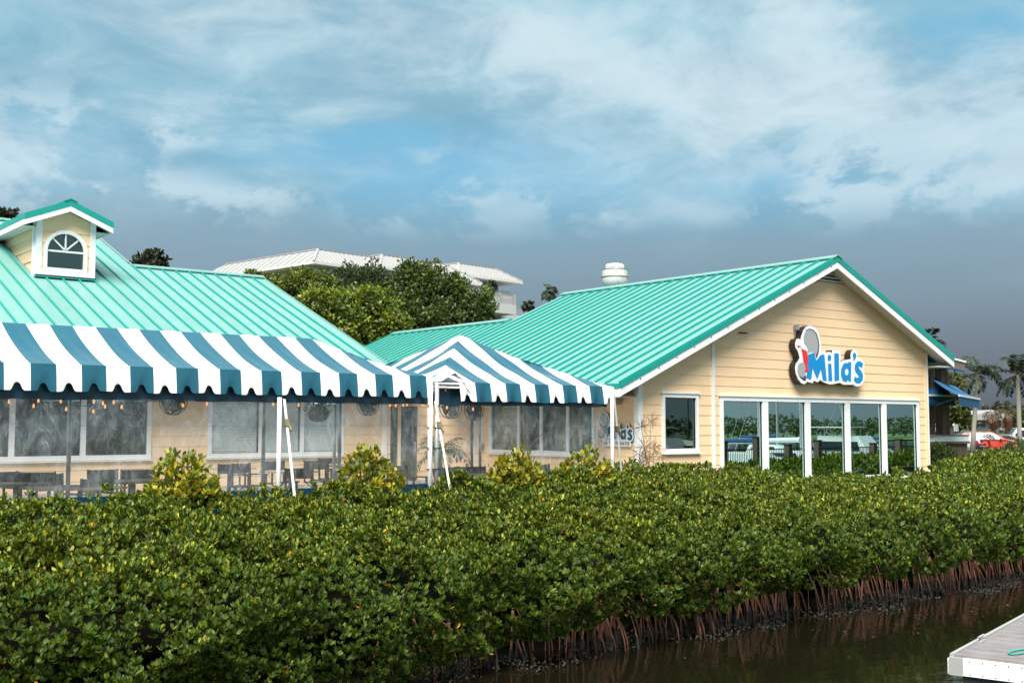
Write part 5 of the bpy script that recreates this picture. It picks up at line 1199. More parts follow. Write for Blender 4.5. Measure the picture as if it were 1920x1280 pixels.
# ================================================================== bar pavilion to the right of the gable
def build_pavilion():
    Yp = 24.0; fl = 1.55
    r = thing('bar_pavilion', 'open wooden bar pavilion with white counter rail beyond the gable wall', 'pavilion', (40.5, 26, fl))
    xr = atY(1812, 820, Yp).x; xm = atY(1768, 820, Yp).x; xl = 36.4
    zc0, zc1 = atY(1790, 827, Yp).z, atY(1790, 817, Yp).z
    def seg(a, b, z0, z1, th, name, m): 
        a = Vector((*a, 0)); b = Vector((*b, 0)); d = (b - a).normalized(); n = Vector((d.y, -d.x, 0)) * th
        q = [a, b, b + n, a + n]; return MB().hexa([v + Vector((0, 0, z0)) for v in q], [v + Vector((0, 0, z1)) for v in q]).build(name, M[m], r)
    A_, B_, C_, D_ = (xl, Yp + .15), (xm, Yp), (xr, Yp), (xr + 1.6, Yp + 2.4)
    for a, b in ((A_, B_), (B_, C_), (C_, D_)):
        seg(a, b, zc0, zc1, .10, 'counter_band', 'white'); seg(a, b, zc0 - .09, zc0 - .002, .14, 'counter_rail', 'wood')
        L_ = (Vector(b) - Vector(a)).length; n = max(2, int(L_ / .15)); va, vb = Vector(a), Vector(b)
        gapw = .55 if a is A_ else .93
        for i in range(n):
            p = va.lerp(vb, i / n); q = va.lerp(vb, (i + gapw) / n); seg(p, q, 1.5, zc0 - .092, .03, 'slat', 'wood')
    MB().hexa([(xl, Yp - .12, zc1), (xr + .05, Yp - .12, zc1), (xr + 1.6, Yp + 2.6, zc1), (xl, Yp + 2.6, zc1)], [(xl, Yp - .12, zc1 + .05), (xr + .05, Yp - .12, zc1 + .05), (xr + 1.6, Yp + 2.6, zc1 + .05), (xl, Yp + 2.6, zc1 + .05)]).build('counter_top', M['deck'], r)
    zr = atY(1790, 690, Yp).z
    for x, y_, w in ((1750, 24.3, .26), (1771, 24.3, .30), (1779, 24.75, .16)):
        p = atY(x, 780, y_); MB().box((p.x - w / 2, y_, fl), (p.x + w / 2, y_ + w, zr + .35)).build('post', M['wood'], r)
    MB().box((xr + 1.3, Yp + 2.9, fl), (xr + 1.55, Yp + 3.15, zr)).build('post', M['wood'], r); MB().box((xl + .2, Yp + 3.2, fl), (xl + .45, Yp + 3.45, zr)).build('post', M['wood'], r)
    # beams under the roof
    zb = atY(1780, 716, Yp + .6).z
    MB().box((xl, Yp + .84, zb + .05), (atY(1790, 716, Yp + .9).x, Yp + .98, zb + .17)).build('beam', M['wood'], r)
    MB().box((xl, Yp + .40, zr + .02), (atY(1790, 690, Yp + .6).x, Yp + .62, zr + .20)).build('beam', M['wood'], r)
    # roof: shingled edge with white drip line and blue trim
    e0 = atY(1783, 672, Yp - .3); e1 = atY(1812, 680, Yp - .3)
    zt0, zt1 = e0.z, e1.z; xa, xb = 35.9, e1.x
    MB().hexa([(xa, Yp - .3, zt0 + .45), (xb, Yp - .3, zt1), (xb + 1.2, Yp + 4.5, zt1 + .3), (xa, Yp + 4.5, zt0 + 1.1)], [(xa, Yp - .3, zt0 + .52), (xb, Yp - .3, zt1 + .07), (xb + 1.2, Yp + 4.5, zt1 + .37), (xa, Yp + 4.5, zt0 + 1.17)]).build('roof', M['white'], r)
    MB().hexa([(xa, Yp - .26, zt0 + .02), (xb - .05, Yp - .26, zt1 - .30), (xb - .05, Yp - .26, zt1 - .003), (xa, Yp - .26, zt0 + .447)], [(xa, Yp - .18, zt0 + .02), (xb - .05, Yp - .18, zt1 - .30), (xb - .05, Yp - .18, zt1 - .003), (xa, Yp - .18, zt0 + .447)]).build('shingle_fascia', M['shing'], r)
    MB().hexa([(xa, Yp - .28, zt0 - .04), (xb - .1, Yp - .28, zt1 - .36), (xb - .1, Yp - .28, zt1 - .305), (xa, Yp - .28, zt0 + .015)], [(xa, Yp - .2, zt0 - .04), (xb - .1, Yp - .2, zt1 - .36), (xb - .1, Yp - .2, zt1 - .305), (xa, Yp - .2, zt0 + .015)]).build('eave_trim', M['awn'], r)
    # bar back inside
    MB().box((xl + .3, Yp + 3.5, fl), (xr + 1.2, Yp + 3.6, 2.6)).build('back_counter', M['wood'], r)
    # awnings
    def awning(t0, t1, b0, b1, val, label):
        a = thing('awning', label, 'awning', tuple(b0)); up = Vector((0, 0, .02))
        MB().grid(lambda i, j: (Vector(t0).lerp(Vector(t1), i)).lerp(Vector(b0).lerp(Vector(b1), i), j) - Vector((0, 0, .05 * math.sin(math.pi * j))), 10, 6).build('cloth', M['awn'], a, smooth=True, fixn=False)
        MB().grid(lambda i, j: Vector(b0).lerp(Vector(b1), i) + Vector((.012 * math.sin(i * 40), -.02 - .01 * math.sin(i * 30), -val * j)), 20, 2).build('valance', M['awn'], a, smooth=True, fixn=False)
        MB().beam(Vector(b0) + Vector((0, -.03, .0)), Vector(b1) + Vector((0, -.03, .0)), .05, .07).build('front_bar', M['white'], a)
        for i in (.12, .95): p = Vector(b0).lerp(Vector(b1), i); q = Vector(t0).lerp(Vector(t1), i * .9); MB().beam(p + Vector((0, 0, -.03)), q + Vector((0, 0, -.9)), .04, .04).build('arm', M['wood' if i < .5 else 'strap'], a)
    Yf = Yp - .15
    awning((xl - 1, Yp + .8, 4.98), (atY(1750, 714, Yp + .8).x, Yp + .8, 4.96), (xl - 1, Yf, 4.32), (atY(1790, 743, Yf).x, Yf, 4.30), .36, 'blue awning over the bar counter with its near edge parallel to the gable wall')
    z2 = 4.22; b0 = atZ(1797, 741, z2); b1 = atZ(1836, 748, z2); t0 = atZ(1750, 712, 4.85); t1 = atZ(1792, 724, 4.85)
    awning(tuple(t0), tuple(t1), tuple(b0), tuple(b1), .36, 'blue awning on the angled far side of the bar pavilion')
build_pavilion()
# shrubs between the gable and the car park
SHG = [(.035, .075, .016), (.055, .10, .02), (.10, .15, .03), (.025, .05, .013)]
for i, (x, y, Y_, rx, h, n, lab) in enumerate(((1765, 885, 22.4, .75, 1.35, 420, 'dense green bush before the wooden slats of the bar'), (1800, 890, 22.8, .8, .95, 360, 'low green bush at the end of the bar counter'), (1855, 872, 21.6, 1.6, .9, 520, 'rounded green shrub beyond the end of the bar'), (1915, 868, 22.6, 1.9, 1.25, 520, 'rounded green shrub before the parked white van'))):
    b = atY(x, y, Y_); shrub('green_shrub', lab, 'shrub', (b.x, Y_, b.z - .3), rx, .7, h, n, .10, .45, SHG, 60 + i, 'green shrubs by the bar', k=7)
# ================================================================== vehicles
def car(name, label, loc, heading, paint, L=4.5, W=1.8, H=1.6, kind='suv'):
    r = thing(name, label, 'car' if kind != 'van' else 'van', (0, 0, 0))
    if kind == 'suv': top = [(-L*.5, .95), (-L*.46, H*.92), (-L*.36, H), (L*.06, H), (L*.26, H*.68), (L*.46, H*.58), (L*.5, .62)]; belt = H * .62; cab = [(-L*.455, belt), (-L*.42, H*.95), (L*.05, H*.965), (L*.245, belt)]
    elif kind == 'van': top = [(-L*.5, .9), (-L*.49, H*.96), (-L*.42, H), (L*.18, H), (L*.30, H*.62), (L*.47, H*.56), (L*.5, .6)]; belt = H * .58; cab = [(-L*.47, belt), (-L*.46, H*.94), (L*.16, H*.95), (L*.285, belt)]
    else: top = [(-L*.5, .8), (-L*.46, H*.72), (-L*.28, H*.97), (L*.02, H), (L*.24, H*.66), (L*.46, H*.55), (L*.5, .55)]; belt = H * .62; cab = [(-L*.40, belt), (-L*.27, H*.94), (L*.01, H*.95), (L*.22, belt)]
    gz = .22; prof = [(-L*.5, gz + .15), (-L*.47, gz)] + [(L*.47, gz), (L*.5, gz + .2)] + top[::-1]
    mb = MB(); lay = [(-W/2 + .05, .93), (-W/2, .97), (W/2, .97), (W/2 - .05, .93)]
    def wy(z, s): t = max(0, (z - belt) / (H - belt)); return s * (W / 2 - .22 * t)
    n = len(prof)
    lft = [(x, wy(z, -1), z) for x, z in prof]; rgt = [(x, wy(z, 1), z) for x, z in prof]
    mb.hexa(lft, rgt); body = mb.build('body', M[paint], r)
    bv = body.modifiers.new('bevel', 'BEVEL'); bv.width = .06; bv.segments = 2; bv.limit_method = 'ANGLE'; bv.angle_limit = R(25)
    # side windows and screens
    cuts = [0, .34, .68, 1] if kind != 'sedan' else [0, .5, 1]
    lo = lambda t: Vector((cab[0][0] + (cab[3][0] - cab[0][0]) * t, 0, cab[0][1] + .03)); hi = lambda t: Vector((cab[1][0] + (cab[2][0] - cab[1][0]) * t, 0, cab[1][1] - .06))
    for s in (-1, 1):
        for a, b in zip(cuts, cuts[1:]):
            q = [lo(a + .02), lo(b - .02), hi(b - .02), hi(a + .02)]; v0 = [Vector((p.x, wy(p.z, s) - s * .01, p.z)) for p in q]; v1 = [Vector((p.x, wy(p.z, s) + s * .012, p.z)) for p in q]; MB().hexa(v0, v1).build('window', M['carglass'], r)
        for xx in (-L * .30, L * .31):
            wr = .34 if kind != 'sedan' else .32; wl = bpy.data.objects.new('wheel', None); col.objects.link(wl); wl.parent = r
            MB().tube([(xx, s * (W/2 - .20), wr), (xx, s * (W/2 + .012), wr)], wr, 18).build('tyre', M['tyre'], wl); MB().tube([(xx, s * (W/2 - .1), wr), (xx, s * (W/2 + .022), wr)], wr * .62, 14).build('rim', M['rim'], wl)
        MB().box((L * .43, s * (W/2 - .10), .66), (L * .495, s * (W/2 - .52), .84)).build('headlight', M['lampg'], r)
        MB().box((-L * .502, s * (W/2 - .06), .85), (-L * .47, s * (W/2 - .28), 1.12)).build('tail_light', M['tail'], r)
        MB().box((L * .17, s * (W/2 + .0), belt), (L * .21, s * (W/2 + .16), belt + .14)).build('mirror', M[paint], r)
    ws = top[4] if kind != 'sedan' else top[4]; we = top[3]
    hw = lambda z: wy(z, 1) - .10
    f0, f1 = Vector((ws[0] - .03, 0, ws[1])), Vector((we[0] + .05, 0, we[1] - .03)); nn = Vector((f0.z * 0 + (f1.z - f0.z), 0, f0.x - f1.x)).normalized() * .02
    MB().hexa([(f0.x, -hw(f0.z), f0.z), (f0.x, hw(f0.z), f0.z), (f1.x, hw(f1.z), f1.z), (f1.x, -hw(f1.z), f1.z)], [(f0.x + nn.x, -hw(f0.z), f0.z + nn.z), (f0.x + nn.x, hw(f0.z), f0.z + nn.z), (f1.x + nn.x, hw(f1.z), f1.z + nn.z), (f1.x + nn.x, -hw(f1.z), f1.z + nn.z)]).build('windscreen', M['carglass'], r)
    MB().box((L * .492, -W*.3, .42), (L * .512, W*.3, .62)).build('grille', M['black'], r); MB().box((-L*.512, -W*.42, .35), (-L*.49, W*.42, .58)).build('bumper', M['grey'], r); MB().box((L*.485, -W*.44, .26), (L*.508, W*.44, .40)).build('bumper', M['grey'], r)
    r.location = loc; r.rotation_euler.z = heading; return r
def spot(x, D, z=.97): p = EYE + ray(x, 800) * D; return Vector((p.x, p.y, z))
hd = -R(38.5)           # heading that points to the right of the picture
car('parked_car', 'red crossover car parked behind the bar fence', spot(1853, 93), hd + R(-18), 'red', 4.5, 1.82, 1.63)
car('parked_car', 'dark grey car parked right behind the red crossover', spot(1893, 97), hd + R(-30), 'cardk', 4.5, 1.8, 1.45, 'sedan')
car('parked_van', 'white van with dark side windows parked beyond the red crossover', spot(1922, 101), hd + R(172), 'carw', 5.0, 1.95, 1.95, 'van')
car('parked_car', 'small white car half hidden by the end of the bar counter', spot(1797, 88), hd + R(100), 'carw', 3.9, 1.7, 1.5, 'suv')
# motor scooter in front of the red car
def scooter():
    p = spot(1843, 86); r = thing('motor_scooter', 'black and red motor scooter parked before the red crossover', 'scooter', tuple(p)); d = _rt; up = Vector((0, 0, 1))
    for s in (-.6, .6): MB().tube([p + d * s + up * .26 - _fh * .06, p + d * s + up * .26 + _fh * .06], .26, 16).build('wheel', M['tyre'], r)
    MB().beam(p + d * -.62 + up * .45, p + d * .35 + up * .42, .26, .28).build('body', M['black'], r); MB().beam(p + d * -.5 + up * .74, p + d * .15 + up * .74, .24, .12).build('seat', M['chair'], r)
    MB().beam(p + d * .6 + up * .3, p + d * .38 + up * 1.05, .22, .12).build('leg_shield', M['red'], r); MB().beam(p + d * .38 + up * 1.05 - _fh * .32, p + d * .38 + up * 1.05 + _fh * .32, .05, .05).build('handlebar', M['black'], r); MB().beam(p + d * -.75 + up * .75, p + d * -.45 + up * .95, .3, .3).build('top_box', M['red'], r)
scooter()
sgn = thing('street_sign', 'tall narrow dark sign post standing in the car park', 'sign', tuple(spot(1825, 84))); p = spot(1825, 84)
MB().tube([p, p + Vector((0, 0, 1.9))], .03, 8).build('post', M['grey'], sgn)
MB().beam(p + Vector((0, 0, 1.45)) - _fh * .04, p + Vector((0, 0, 2.45)) - _fh * .04, .26, .03, up=tuple(_fh)).build('panel', M['grey'], sgn)
MB().beam(p + Vector((0, 0, .62)) - _fh * .05, p + Vector((0, 0, .82)) - _fh * .05, .2, .03, up=tuple(_fh)).build('plate', M['white'], sgn)
# white lorry body and boat shed beyond
def far_box(x0, x1, y0, y1, D, dep, name, m, par): 
    a = spot(x0, D); b = spot(x1, D); z0, z1 = atD(x0, y1, D).z, atD(x0, y0, D).z; q = [a, b, b + _fh * dep, a + _fh * dep]
    return MB().hexa([Vector((v.x, v.y, z0)) for v in q], [Vector((v.x, v.y, z1)) for v in q]).build(name, M[m], par)
lt = thing('box_trailer', 'long white trailer with a navy stripe seen between the bar posts', 'trailer', tuple(spot(1768, 84)))
far_box(1738, 1790, 793, 808.5, 84, 2.4, 'body', 'carw', lt); far_box(1738, 1796, 808.6, 812, 83.9, 2.5, 'stripe', 'navyp', lt); far_box(1790.3, 1797, 795, 808.5, 84, 2.3, 'cab', 'hotel', lt)
for x in (1745, 1752, 1785, 1792): q = spot(x, 84.5); MB().tube([q + Vector((0, 0, .45)), q + Vector((0, 0, .45)) + _fh * .3], .45, 14).build('wheel', M['tyre'], lt)
sh = thing('boat_shed', 'low white shed with a sloping roof far behind the car park', 'shed', tuple(spot(1850, 140)))
far_box(1800, 1888, 784, 806, 140, 10, 'wall', 'hotel', sh)
a, b = atD(1798, 787, 138), atD(1862, 768, 138); c_, d_ = atD(1890, 776, 138), atD(1890, 787, 138)
MB().hexa([a, b, c_, d_], [v + _fh * 14 for v in (a, b, c_, d_)]).build('roof', M['hroof'], sh)
for x in (1812, 1826, 1840, 1855, 1870): far_box(x, x + 8, 789, 800, 139.8, .1, 'window', 'carglass', sh)
# clipped hedge line and a screen of far trees behind the car park
o = tag(MB().grid(lambda i, j: tuple(atD(1700 + 330 * i, 812, 118 + 6 * math.sin(j * math.pi)).xy) + (.9 + (1.5 + .12 * math.sin(i * 90)) * (1 if 0 < j < 1 else 0),), 60, 3).build('clipped_hedge', M['darkgreen']), 'long low clipped hedge behind the parked cars', 'hedge')
GRY = [(.05, .066, .032), (.036, .05, .025), (.07, .085, .045)]
tree('broadleaf_tree', 'green tree with yellow leaves right behind the blue awnings', [(1785, 722, 20, 22), (1772, 750, 20, 26), (1795, 768, 22, 22), (1760, 770, 22, 22)], 70, 9000, .18, [(.07, .09, .02), (.045, .06, .016), (.12, .13, .02)], 12, group='trees beyond the car park')
tree('broadleaf_tree', 'dark tree seen under the awnings behind the bar', [(1770, 785, 30, 18), (1800, 790, 26, 16), (1745, 785, 22, 16)], 95, 3500, .32, MDG, 13, group='trees beyond the car park')
tree('broadleaf_tree', 'wide hazy grey green tree between the two tall palms', [(1865, 775, 22, 16), (1885, 772, 24, 18), (1845, 783, 20, 14), (1910, 778, 22, 16)], 190, 6000, .34, GRY, 14, group='trees beyond the car park')
tree('broadleaf_tree', 'low dark tree line right of the boat shed', [(1905, 790, 22, 16), (1930, 785, 24, 20), (1960, 785, 30, 22)], 150, 3000, .42, MDG, 15, group='trees beyond the car park')
def far_palm(x, ytop, D, L, label, seed, nf=14, dead=0, tr=.2, colr=(.018, .032, .012), shaft=1.4, lean=(0, 0), droop=1.15):
    t = atD(x, ytop, D); palm('tall_palm', label, 'palm', (t.x - lean[0], t.y - lean[1], .9), t.z - .9, nf, L, colr=colr, tr=tr, ll=.62, lw=.07, seed=seed, group='tall palms beyond the car park', dead=dead, shaft=shaft, lean=lean, nl=34, droop=droop, up=(-.35, 1.3))
far_palm(1832, 702, 82, 2.3, 'royal palm with full crown right of the blue awnings', 41, tr=.16, lean=tuple((_rt * .5).xy))
far_palm(1908, 702, 84, 2.4, 'royal palm with pale ringed trunk beside the white van', 42, tr=.17)
far_palm(1737, 648, 75, 1.35, 'palm top showing above the far roof rake', 43, nf=16)
for i, (x, y) in enumerate(((1862, 785), (1888, 785))):
    t = atD(x, y, 100); palm('dying_palm', ('short palm with brown dead fronds before the boat shed', 'wide palm with brown dead fronds beside the boat shed')[i], 'palm', (t.x, t.y, .9), t.z - .9 + .4, 14, 1.15 + .2 * i, colr=(.10, .06, .025), tr=.22, ll=.5, lw=.06, seed=50 + i, dead=9, trunk_m='bark', droop=1.8, group='brown palms by the shed', nl=16)
# ================================================================== floating dock
def build_dock():
    c = atZ(1784, 1226, .45); du = (atZ(1920, 1152, .45) - c); du.z = 0; du.normalize(); dn = Vector((du.y, -du.x, 0)); Z = Vector((0, 0, 1))
    r = thing('floating_dock', 'white edged floating dock with grey deck boards', 'dock', (c.x, c.y, 0)); L_, W_ = 9.0, 2.4; P = lambda a, b, z: c + du * a + dn * b + Vector((0, 0, z - .45))
    def bx(a0, a1, b0, b1, z0, z1, name, m, rr=r): return MB().hexa([P(a0, b0, z0), P(a1, b0, z0), P(a1, b1, z0), P(a0, b1, z0)], [P(a0, b0, z1), P(a1, b0, z1), P(a1, b1, z1), P(a0, b1, z1)]).build(name, M[m], rr)
    n = 17; w = W_ / n
    for i in range(int(L_ / .14)): bx(.06 + i * .14, .06 + i * .14 + .134, .035, W_ - .03, .42, .45 + .0015 * (i % 2), 'deck_board', 'deck')
    bx(0, L_, -.02, .03, .40, .462, 'edge_rail', 'hroof'); bx(0, .055, .032, W_ - .03, .41, .455, 'edge_board', 'deck')
    bx(-.035, -.001, .14, W_, .22, .425, 'fascia', 'dockw'); bx(-.045, -.001, -.02, .138, .215, .425, 'corner_plate', 'hroof'); bx(.0, L_, -.05, -.021, .22, .40, 'fascia', 'dockw')
    for i in range(16):
        for z in (.245, .395): p = P(-.037, .22 + i * .145, z); MB().tube([p + du * -.004, p + du * .004], .007, 6).build('bolt', M['black'], r)
    for i in range(3): bx(.02 + .0 * i, 1.0, .12 + i * .78, .12 + i * .78 + .66, -.15, .215, 'float', 'float')
    bx(.05, L_, .1, W_ - .1, .2, .40, 'frame', 'float')
    cl = bpy.data.objects.new('cleat', None); col.objects.link(cl); cl.parent = r
    a = 1.05; bx(a - .11, a + .11, .035, .10, .4515, .47, 'cleat_base', 'hroof', cl)
    for k in (-.04, .04): bx(a + k - .012, a + k + .012, .052, .082, .4705, .51, 'cleat_leg', 'hroof', cl)
    MB().tube([P(a - .14, .067, .525), P(a - .07, .067, .518), P(a + .07, .067, .518), P(a + .14, .067, .525)], [.008, .016, .016, .008], 8).build('cleat_horn', M['hroof'], cl)
    p = atZ(1912, 1221, .465); pts = [p + Vector((.16 * math.cos(g) * 1.4, .07 * math.sin(g), 0)) for g in np.linspace(.3, 6.0, 26)] + [p + Vector((.3, -.02, 0)), p + Vector((.6, .05, 0)), p + Vector((.9, -.1, 0))]
    tag(MB().tube(pts, .011, 6).build('dock_rope', M['rope'], smooth=True), 'green rope loop lying on the dock boards', 'rope')
build_dock()
# floating leaves on the water
for i in range(26):
    x = random.uniform(11, 24); y = random.uniform(9.4, 11.8); s = random.uniform(.03, .055); g = random.uniform(0, 3)
    o = MB().add([(x - s * math.cos(g), y - s * math.sin(g), .006), (x + .35 * s * math.sin(g), y - .35 * s * math.cos(g), .008), (x + s * math.cos(g), y + s * math.sin(g), .006), (x - .35 * s * math.sin(g), y + .35 * s * math.cos(g), .012)], [(0, 1, 2, 3)]).build('floating_leaf', M['brass'], fixn=False); tag(o, 'fallen brown yellow leaf floating on the dark water', 'leaf', 'leaves floating on the water')

# ================================================================== marina across the water (seen mirrored in the window glass)
def boat(label, x, y, L, B, kind, mast=0, canvas=None, rz=0):
    r = thing('moored_boat', label, 'boat', (0, 0, 0)); st = []
    for i in range(9):
        t = i / 8; w = B / 2 * (1 - .9 * t ** 3.2) * (.82 + .18 * min(1, t * 5)); st.append((-L / 2 + L * t, w, .75 + .35 * t * t))
    mb = MB(); secs = [[(a, -w, h), (a, -w * .8, .1), (a, 0, -.3), (a, w * .8, .1), (a, w, h)] for a, w, h in st]
    for i in range(8): 
        for k in range(4): mb.add([secs[i][k], secs[i][k+1], secs[i+1][k+1], secs[i+1][k]], [(0, 1, 2, 3)])
        mb.add([secs[i][0], secs[i][4], secs[i+1][4], secs[i+1][0]], [(0, 1, 2, 3)])
    mb.add(secs[0], [(0, 1, 2, 3, 4)]); mb.build('hull', M['boatw'], r)
    cz = .95; h = 1.5 if kind == 'cruiser' else .55
    MB().hexa([(-L*.2, -B*.34, cz - .1), (L*.22, -B*.3, cz - .1), (L*.22, B*.3, cz - .1), (-L*.2, B*.34, cz - .1)], [(-L*.17, -B*.28, cz + h), (L*.10, -B*.24, cz + h), (L*.10, B*.24, cz + h), (-L*.17, B*.28, cz + h)]).build('cabin', M['boatw'], r)
    for s in (-1, 1): MB().hexa([(-L*.15, s*B*.335, cz + h*.35), (L*.12, s*B*.30, cz + h*.35), (L*.10, s*B*.27, cz + h*.75), (-L*.14, s*B*.30, cz + h*.75)], [(-L*.15, s*B*.29, cz + h*.35), (L*.12, s*B*.26, cz + h*.35), (L*.10, s*B*.24, cz + h*.75), (-L*.14, s*B*.26, cz + h*.75)]).build('cabin_window', M['carglass'], r)
    if kind == 'cruiser': MB().box((-L*.28, -B*.36, cz + h + .55), (L*.05, B*.36, cz + h + .62)).build('hard_top', M['boatw'], r); [MB().tube([(a, s*B*.3, cz + h - .1), (a, s*B*.3, cz + h + .56)], .025, 6).build('support', M['mast'], r) for a in (-L*.24, L*.02) for s in (-1, 1)]
    if mast:
        MB().tube([(L*.08, 0, .9), (L*.08, 0, mast)], [.12, .09], 8).build('mast', M['mast'], r); MB().tube([(L*.08, 0, 2.1), (-L*.36, 0, 2.0)], .06, 6).build('boom', M['mast'], r)
        MB().tube([(L*.07, 0, 2.22), (-L*.35, 0, 2.14)], [.16, .11], 8).build('sail_cover', M[canvas or 'boatb'], r)
        for e in (-L*.5, L*.48): MB().tube([(L*.08, 0, mast - .2), (e, 0, 1.0)], .022, 4).build('stay', M['mast'], r)
    elif canvas: MB().grid(lambda i, j: (-L*.5 + L*.35*i, -B*.42 + B*.84*j, 1.75 + .55 * math.sin(math.pi * j) * (1 - .3 * i)), 6, 8).build('canvas_cover', M[canvas], r, smooth=True)
    r.location = (x, y, 0); r.rotation_euler.z = rz; return r
boat('white cabin cruiser with hard top moored across the water', 47, -3, 9.5, 3.2, 'cruiser', rz=R(84))
boat('white boat with pale canvas cover mirrored in the first tall window', 51.5, -2, 8, 2.9, 'runabout', canvas='soffit', rz=R(96))
boat('sailboat with blue sail cover mirrored in the second tall window', 56, -4, 10, 3.1, 'sail', 13, 'boatb', rz=R(88))
boat('sailboat with tall pale mast mirrored in the third tall window', 61.5, -5, 10.5, 3.2, 'sail', 14.5, 'twhite', rz=R(93))
boat('white flybridge boat mirrored in the fourth tall window', 66.5, -4, 11, 3.5, 'cruiser', canvas=None, rz=R(86))
boat('sailboat with slim mast mirrored in the fifth tall window', 72, -6, 9.5, 3.0, 'sail', 12.5, 'boatb', rz=R(90))
boat('sailboat with bare mast moored behind the canvas covered boat', 60, -19, 9.5, 3.0, 'sail', 13.2, 'boatb', rz=R(90))
boat('sailboat with bare mast moored behind the flybridge boat', 78, -20, 9.5, 3.0, 'sail', 14.0, 'boatb', rz=R(90))
pr_ = thing('marina_pier', 'low timber pier with black metal railing across the water', 'pier', (58, 4, 0))
for i in range(72): MB().box((40 + i * .5, 3.2, .85), (40 + i * .5 + .485, 5.0, .90)).build('deck_board', M['wood'], pr_)
MB().box((40, 5.0, .6), (76, 5.1, .87)).build('fascia', M['deck'], pr_)
for z in (1.07, 1.93): MB().box((40, 4.88, z), (76, 4.93, z + .05)).build('rail', M['black'], pr_)
for i in range(270): MB().box((40 + i * .1333, 4.89, 1.12), (40 + i * .1333 + .025, 4.915, 1.929)).build('baluster', M['black'], pr_)
for i in range(15):
    x = 40.3 + i * 2.5; MB().box((x, 5.12, -.5), (x + .3, 5.42, 2.15 + .2 * (i % 3))).build('pile', M['wood'], pr_); MB().box((x - .02, 5.10, 2.15 + .2 * (i % 3)), (x + .32, 5.44, 2.2 + .2 * (i % 3))).build('pile_cap', M['black'], pr_)
for i, (x, y, h) in enumerate(((118, -94, 12), (150, -96, 13), (182, -96, 11.5))):
    palm('marina_palm', ('palm mirrored in the first tall window', 'palm mirrored in the third tall window', 'palm mirrored in the fifth tall window')[i], 'palm', (x, y, .2), h, 18, 2.6, tr=.18, ll=.9, lw=.11, seed=70 + i, nl=22, group='palms across the water', droop=1.3)
struct(MB().grid(lambda i, j: (-60 + 420 * i, -92 - 60 * j, .15 + .4 * j), 20, 3).build('far_shore', M['lawn']))
for i, (x, y, w, h) in enumerate(((130, -104, 9, 2.0), (150, -108, 11, 2.8), (172, -106, 10, 2.2), (195, -110, 12, 2.9), (110, -108, 9, 1.8), (218, -110, 12, 2.4), (240, -112, 12, 2.6))):
    tree('shore_tree', 'round dark green tree on the shore across the water', [(x, y, (h * .8 + .8, (w, w * .6, h * .75)), 0), (x + w * .5, y + 1, (h * .6 + .6, (w * .6, w * .5, h * .55)), 0)], 60, 2600, .5, MDG, 80 + i, group='trees on the shore across the water', world=True)


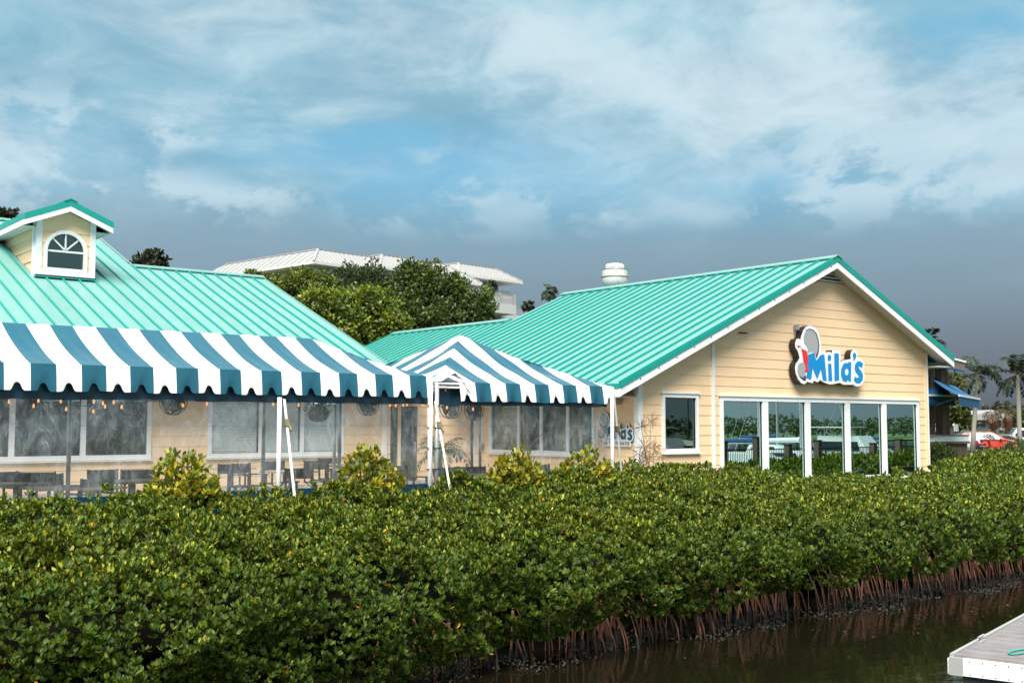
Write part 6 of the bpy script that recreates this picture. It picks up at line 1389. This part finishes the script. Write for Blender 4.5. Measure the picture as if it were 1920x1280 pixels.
# ================================================================== person behind the glass
def build_person():
    p0 = atY(1614, 800, 22.5); base = Vector((p0.x, 22.5, 1.5))
    J = {'pel': (0, 0, .93), 'sp': (0, .01, 1.15), 'ch': (0, .02, 1.36), 'nk': (0, .01, 1.50), 'hd': (0, -.02, 1.58), 'cr': (0, -.02, 1.70)}
    for s, k in ((-1, 'l'), (1, 'r')):
        J.update({'sh' + k: (s * .19, .02, 1.42), 'el' + k: (s * .25, -.06, 1.14), 'wr' + k: (s * .12, -.27, 1.18), 'ha' + k: (s * .07, -.33, 1.24), 'hp' + k: (s * .10, 0, .88), 'kn' + k: (s * .11, -.02, .49), 'an' + k: (s * .12, .01, .08), 'to' + k: (s * .13, -.15, .03)})
    E_ = [('pel', 'sp'), ('sp', 'ch'), ('ch', 'nk'), ('nk', 'hd'), ('hd', 'cr')] + [(a + k, b + k) for k in 'lr' for a, b in (('sh', 'el'), ('el', 'wr'), ('wr', 'ha'), ('hp', 'kn'), ('kn', 'an'), ('an', 'to'))] + [('ch', 'sh' + k) for k in 'lr'] + [('pel', 'hp' + k) for k in 'lr']
    rad = dict(pel=(.15, .11), sp=(.14, .10), ch=(.16, .11), nk=(.055, .055), hd=(.08, .095), cr=(.065, .08), sh=(.065, .065), el=(.045, .045), wr=(.03, .028), ha=(.04, .02), hp=(.09, .09), kn=(.058, .058), an=(.04, .042), to=(.045, .03))
    names = list(J); me = bpy.data.meshes.new('person'); me.from_pydata([J[n] for n in names], [(names.index(a), names.index(b)) for a, b in E_], [])
    o = bpy.data.objects.new('person', me); col.objects.link(o); o.location = base; me.materials.append(M['shirt'])
    sk = o.modifiers.new('skin', 'SKIN'); sk.use_smooth_shade = True; o.modifiers.new('sub', 'SUBSURF').render_levels = 2
    for i, n in enumerate(names):
        v = me.skin_vertices[0].data[i]; v.radius = rad.get(n) or rad[n[:2]]; v.use_root = n == 'pel'
    tag(o, 'person in dark shirt and cap standing inside behind the tall windows', 'person')
    b = base + Vector((0, -.02, 1.62))
    MB().lathe([(.088, -.10), (.098, -.04), (.10, .02), (.06, .06)], b, 14).build('face', M['skin'], o, smooth=True)
    MB().lathe([(.107, .02), (.108, .06), (.085, .11), (.03, .125)], b, 14).build('cap', M['black'], o, smooth=True)
    MB().box((b.x - .08, b.y - .20, b.z + .02), (b.x + .08, b.y - .09, b.z + .035)).build('cap_brim', M['black'], o)
    MB().box((b.x - .018, b.y - .115, b.z - .045), (b.x + .018, b.y - .088, b.z - .005)).build('nose', M['skin'], o)
    for s in (-1, 1):
        for k in range(4): MB().tube([base + Vector((s * (.075 - .018 * k), -.335, 1.24 + .012 * k)), base + Vector((s * (.06 - .018 * k), -.375, 1.265 + .012 * k)), base + Vector((s * (.03 - .012 * k), -.365, 1.28 + .012 * k))], [.009, .009, .007], 6).build('finger', M['skin'], o)
        MB().tube([base + Vector((s * .09, -.31, 1.25)), base + Vector((s * .06, -.33, 1.30))], [.011, .009], 6).build('thumb', M['skin'], o)
build_person()
print('all ok')
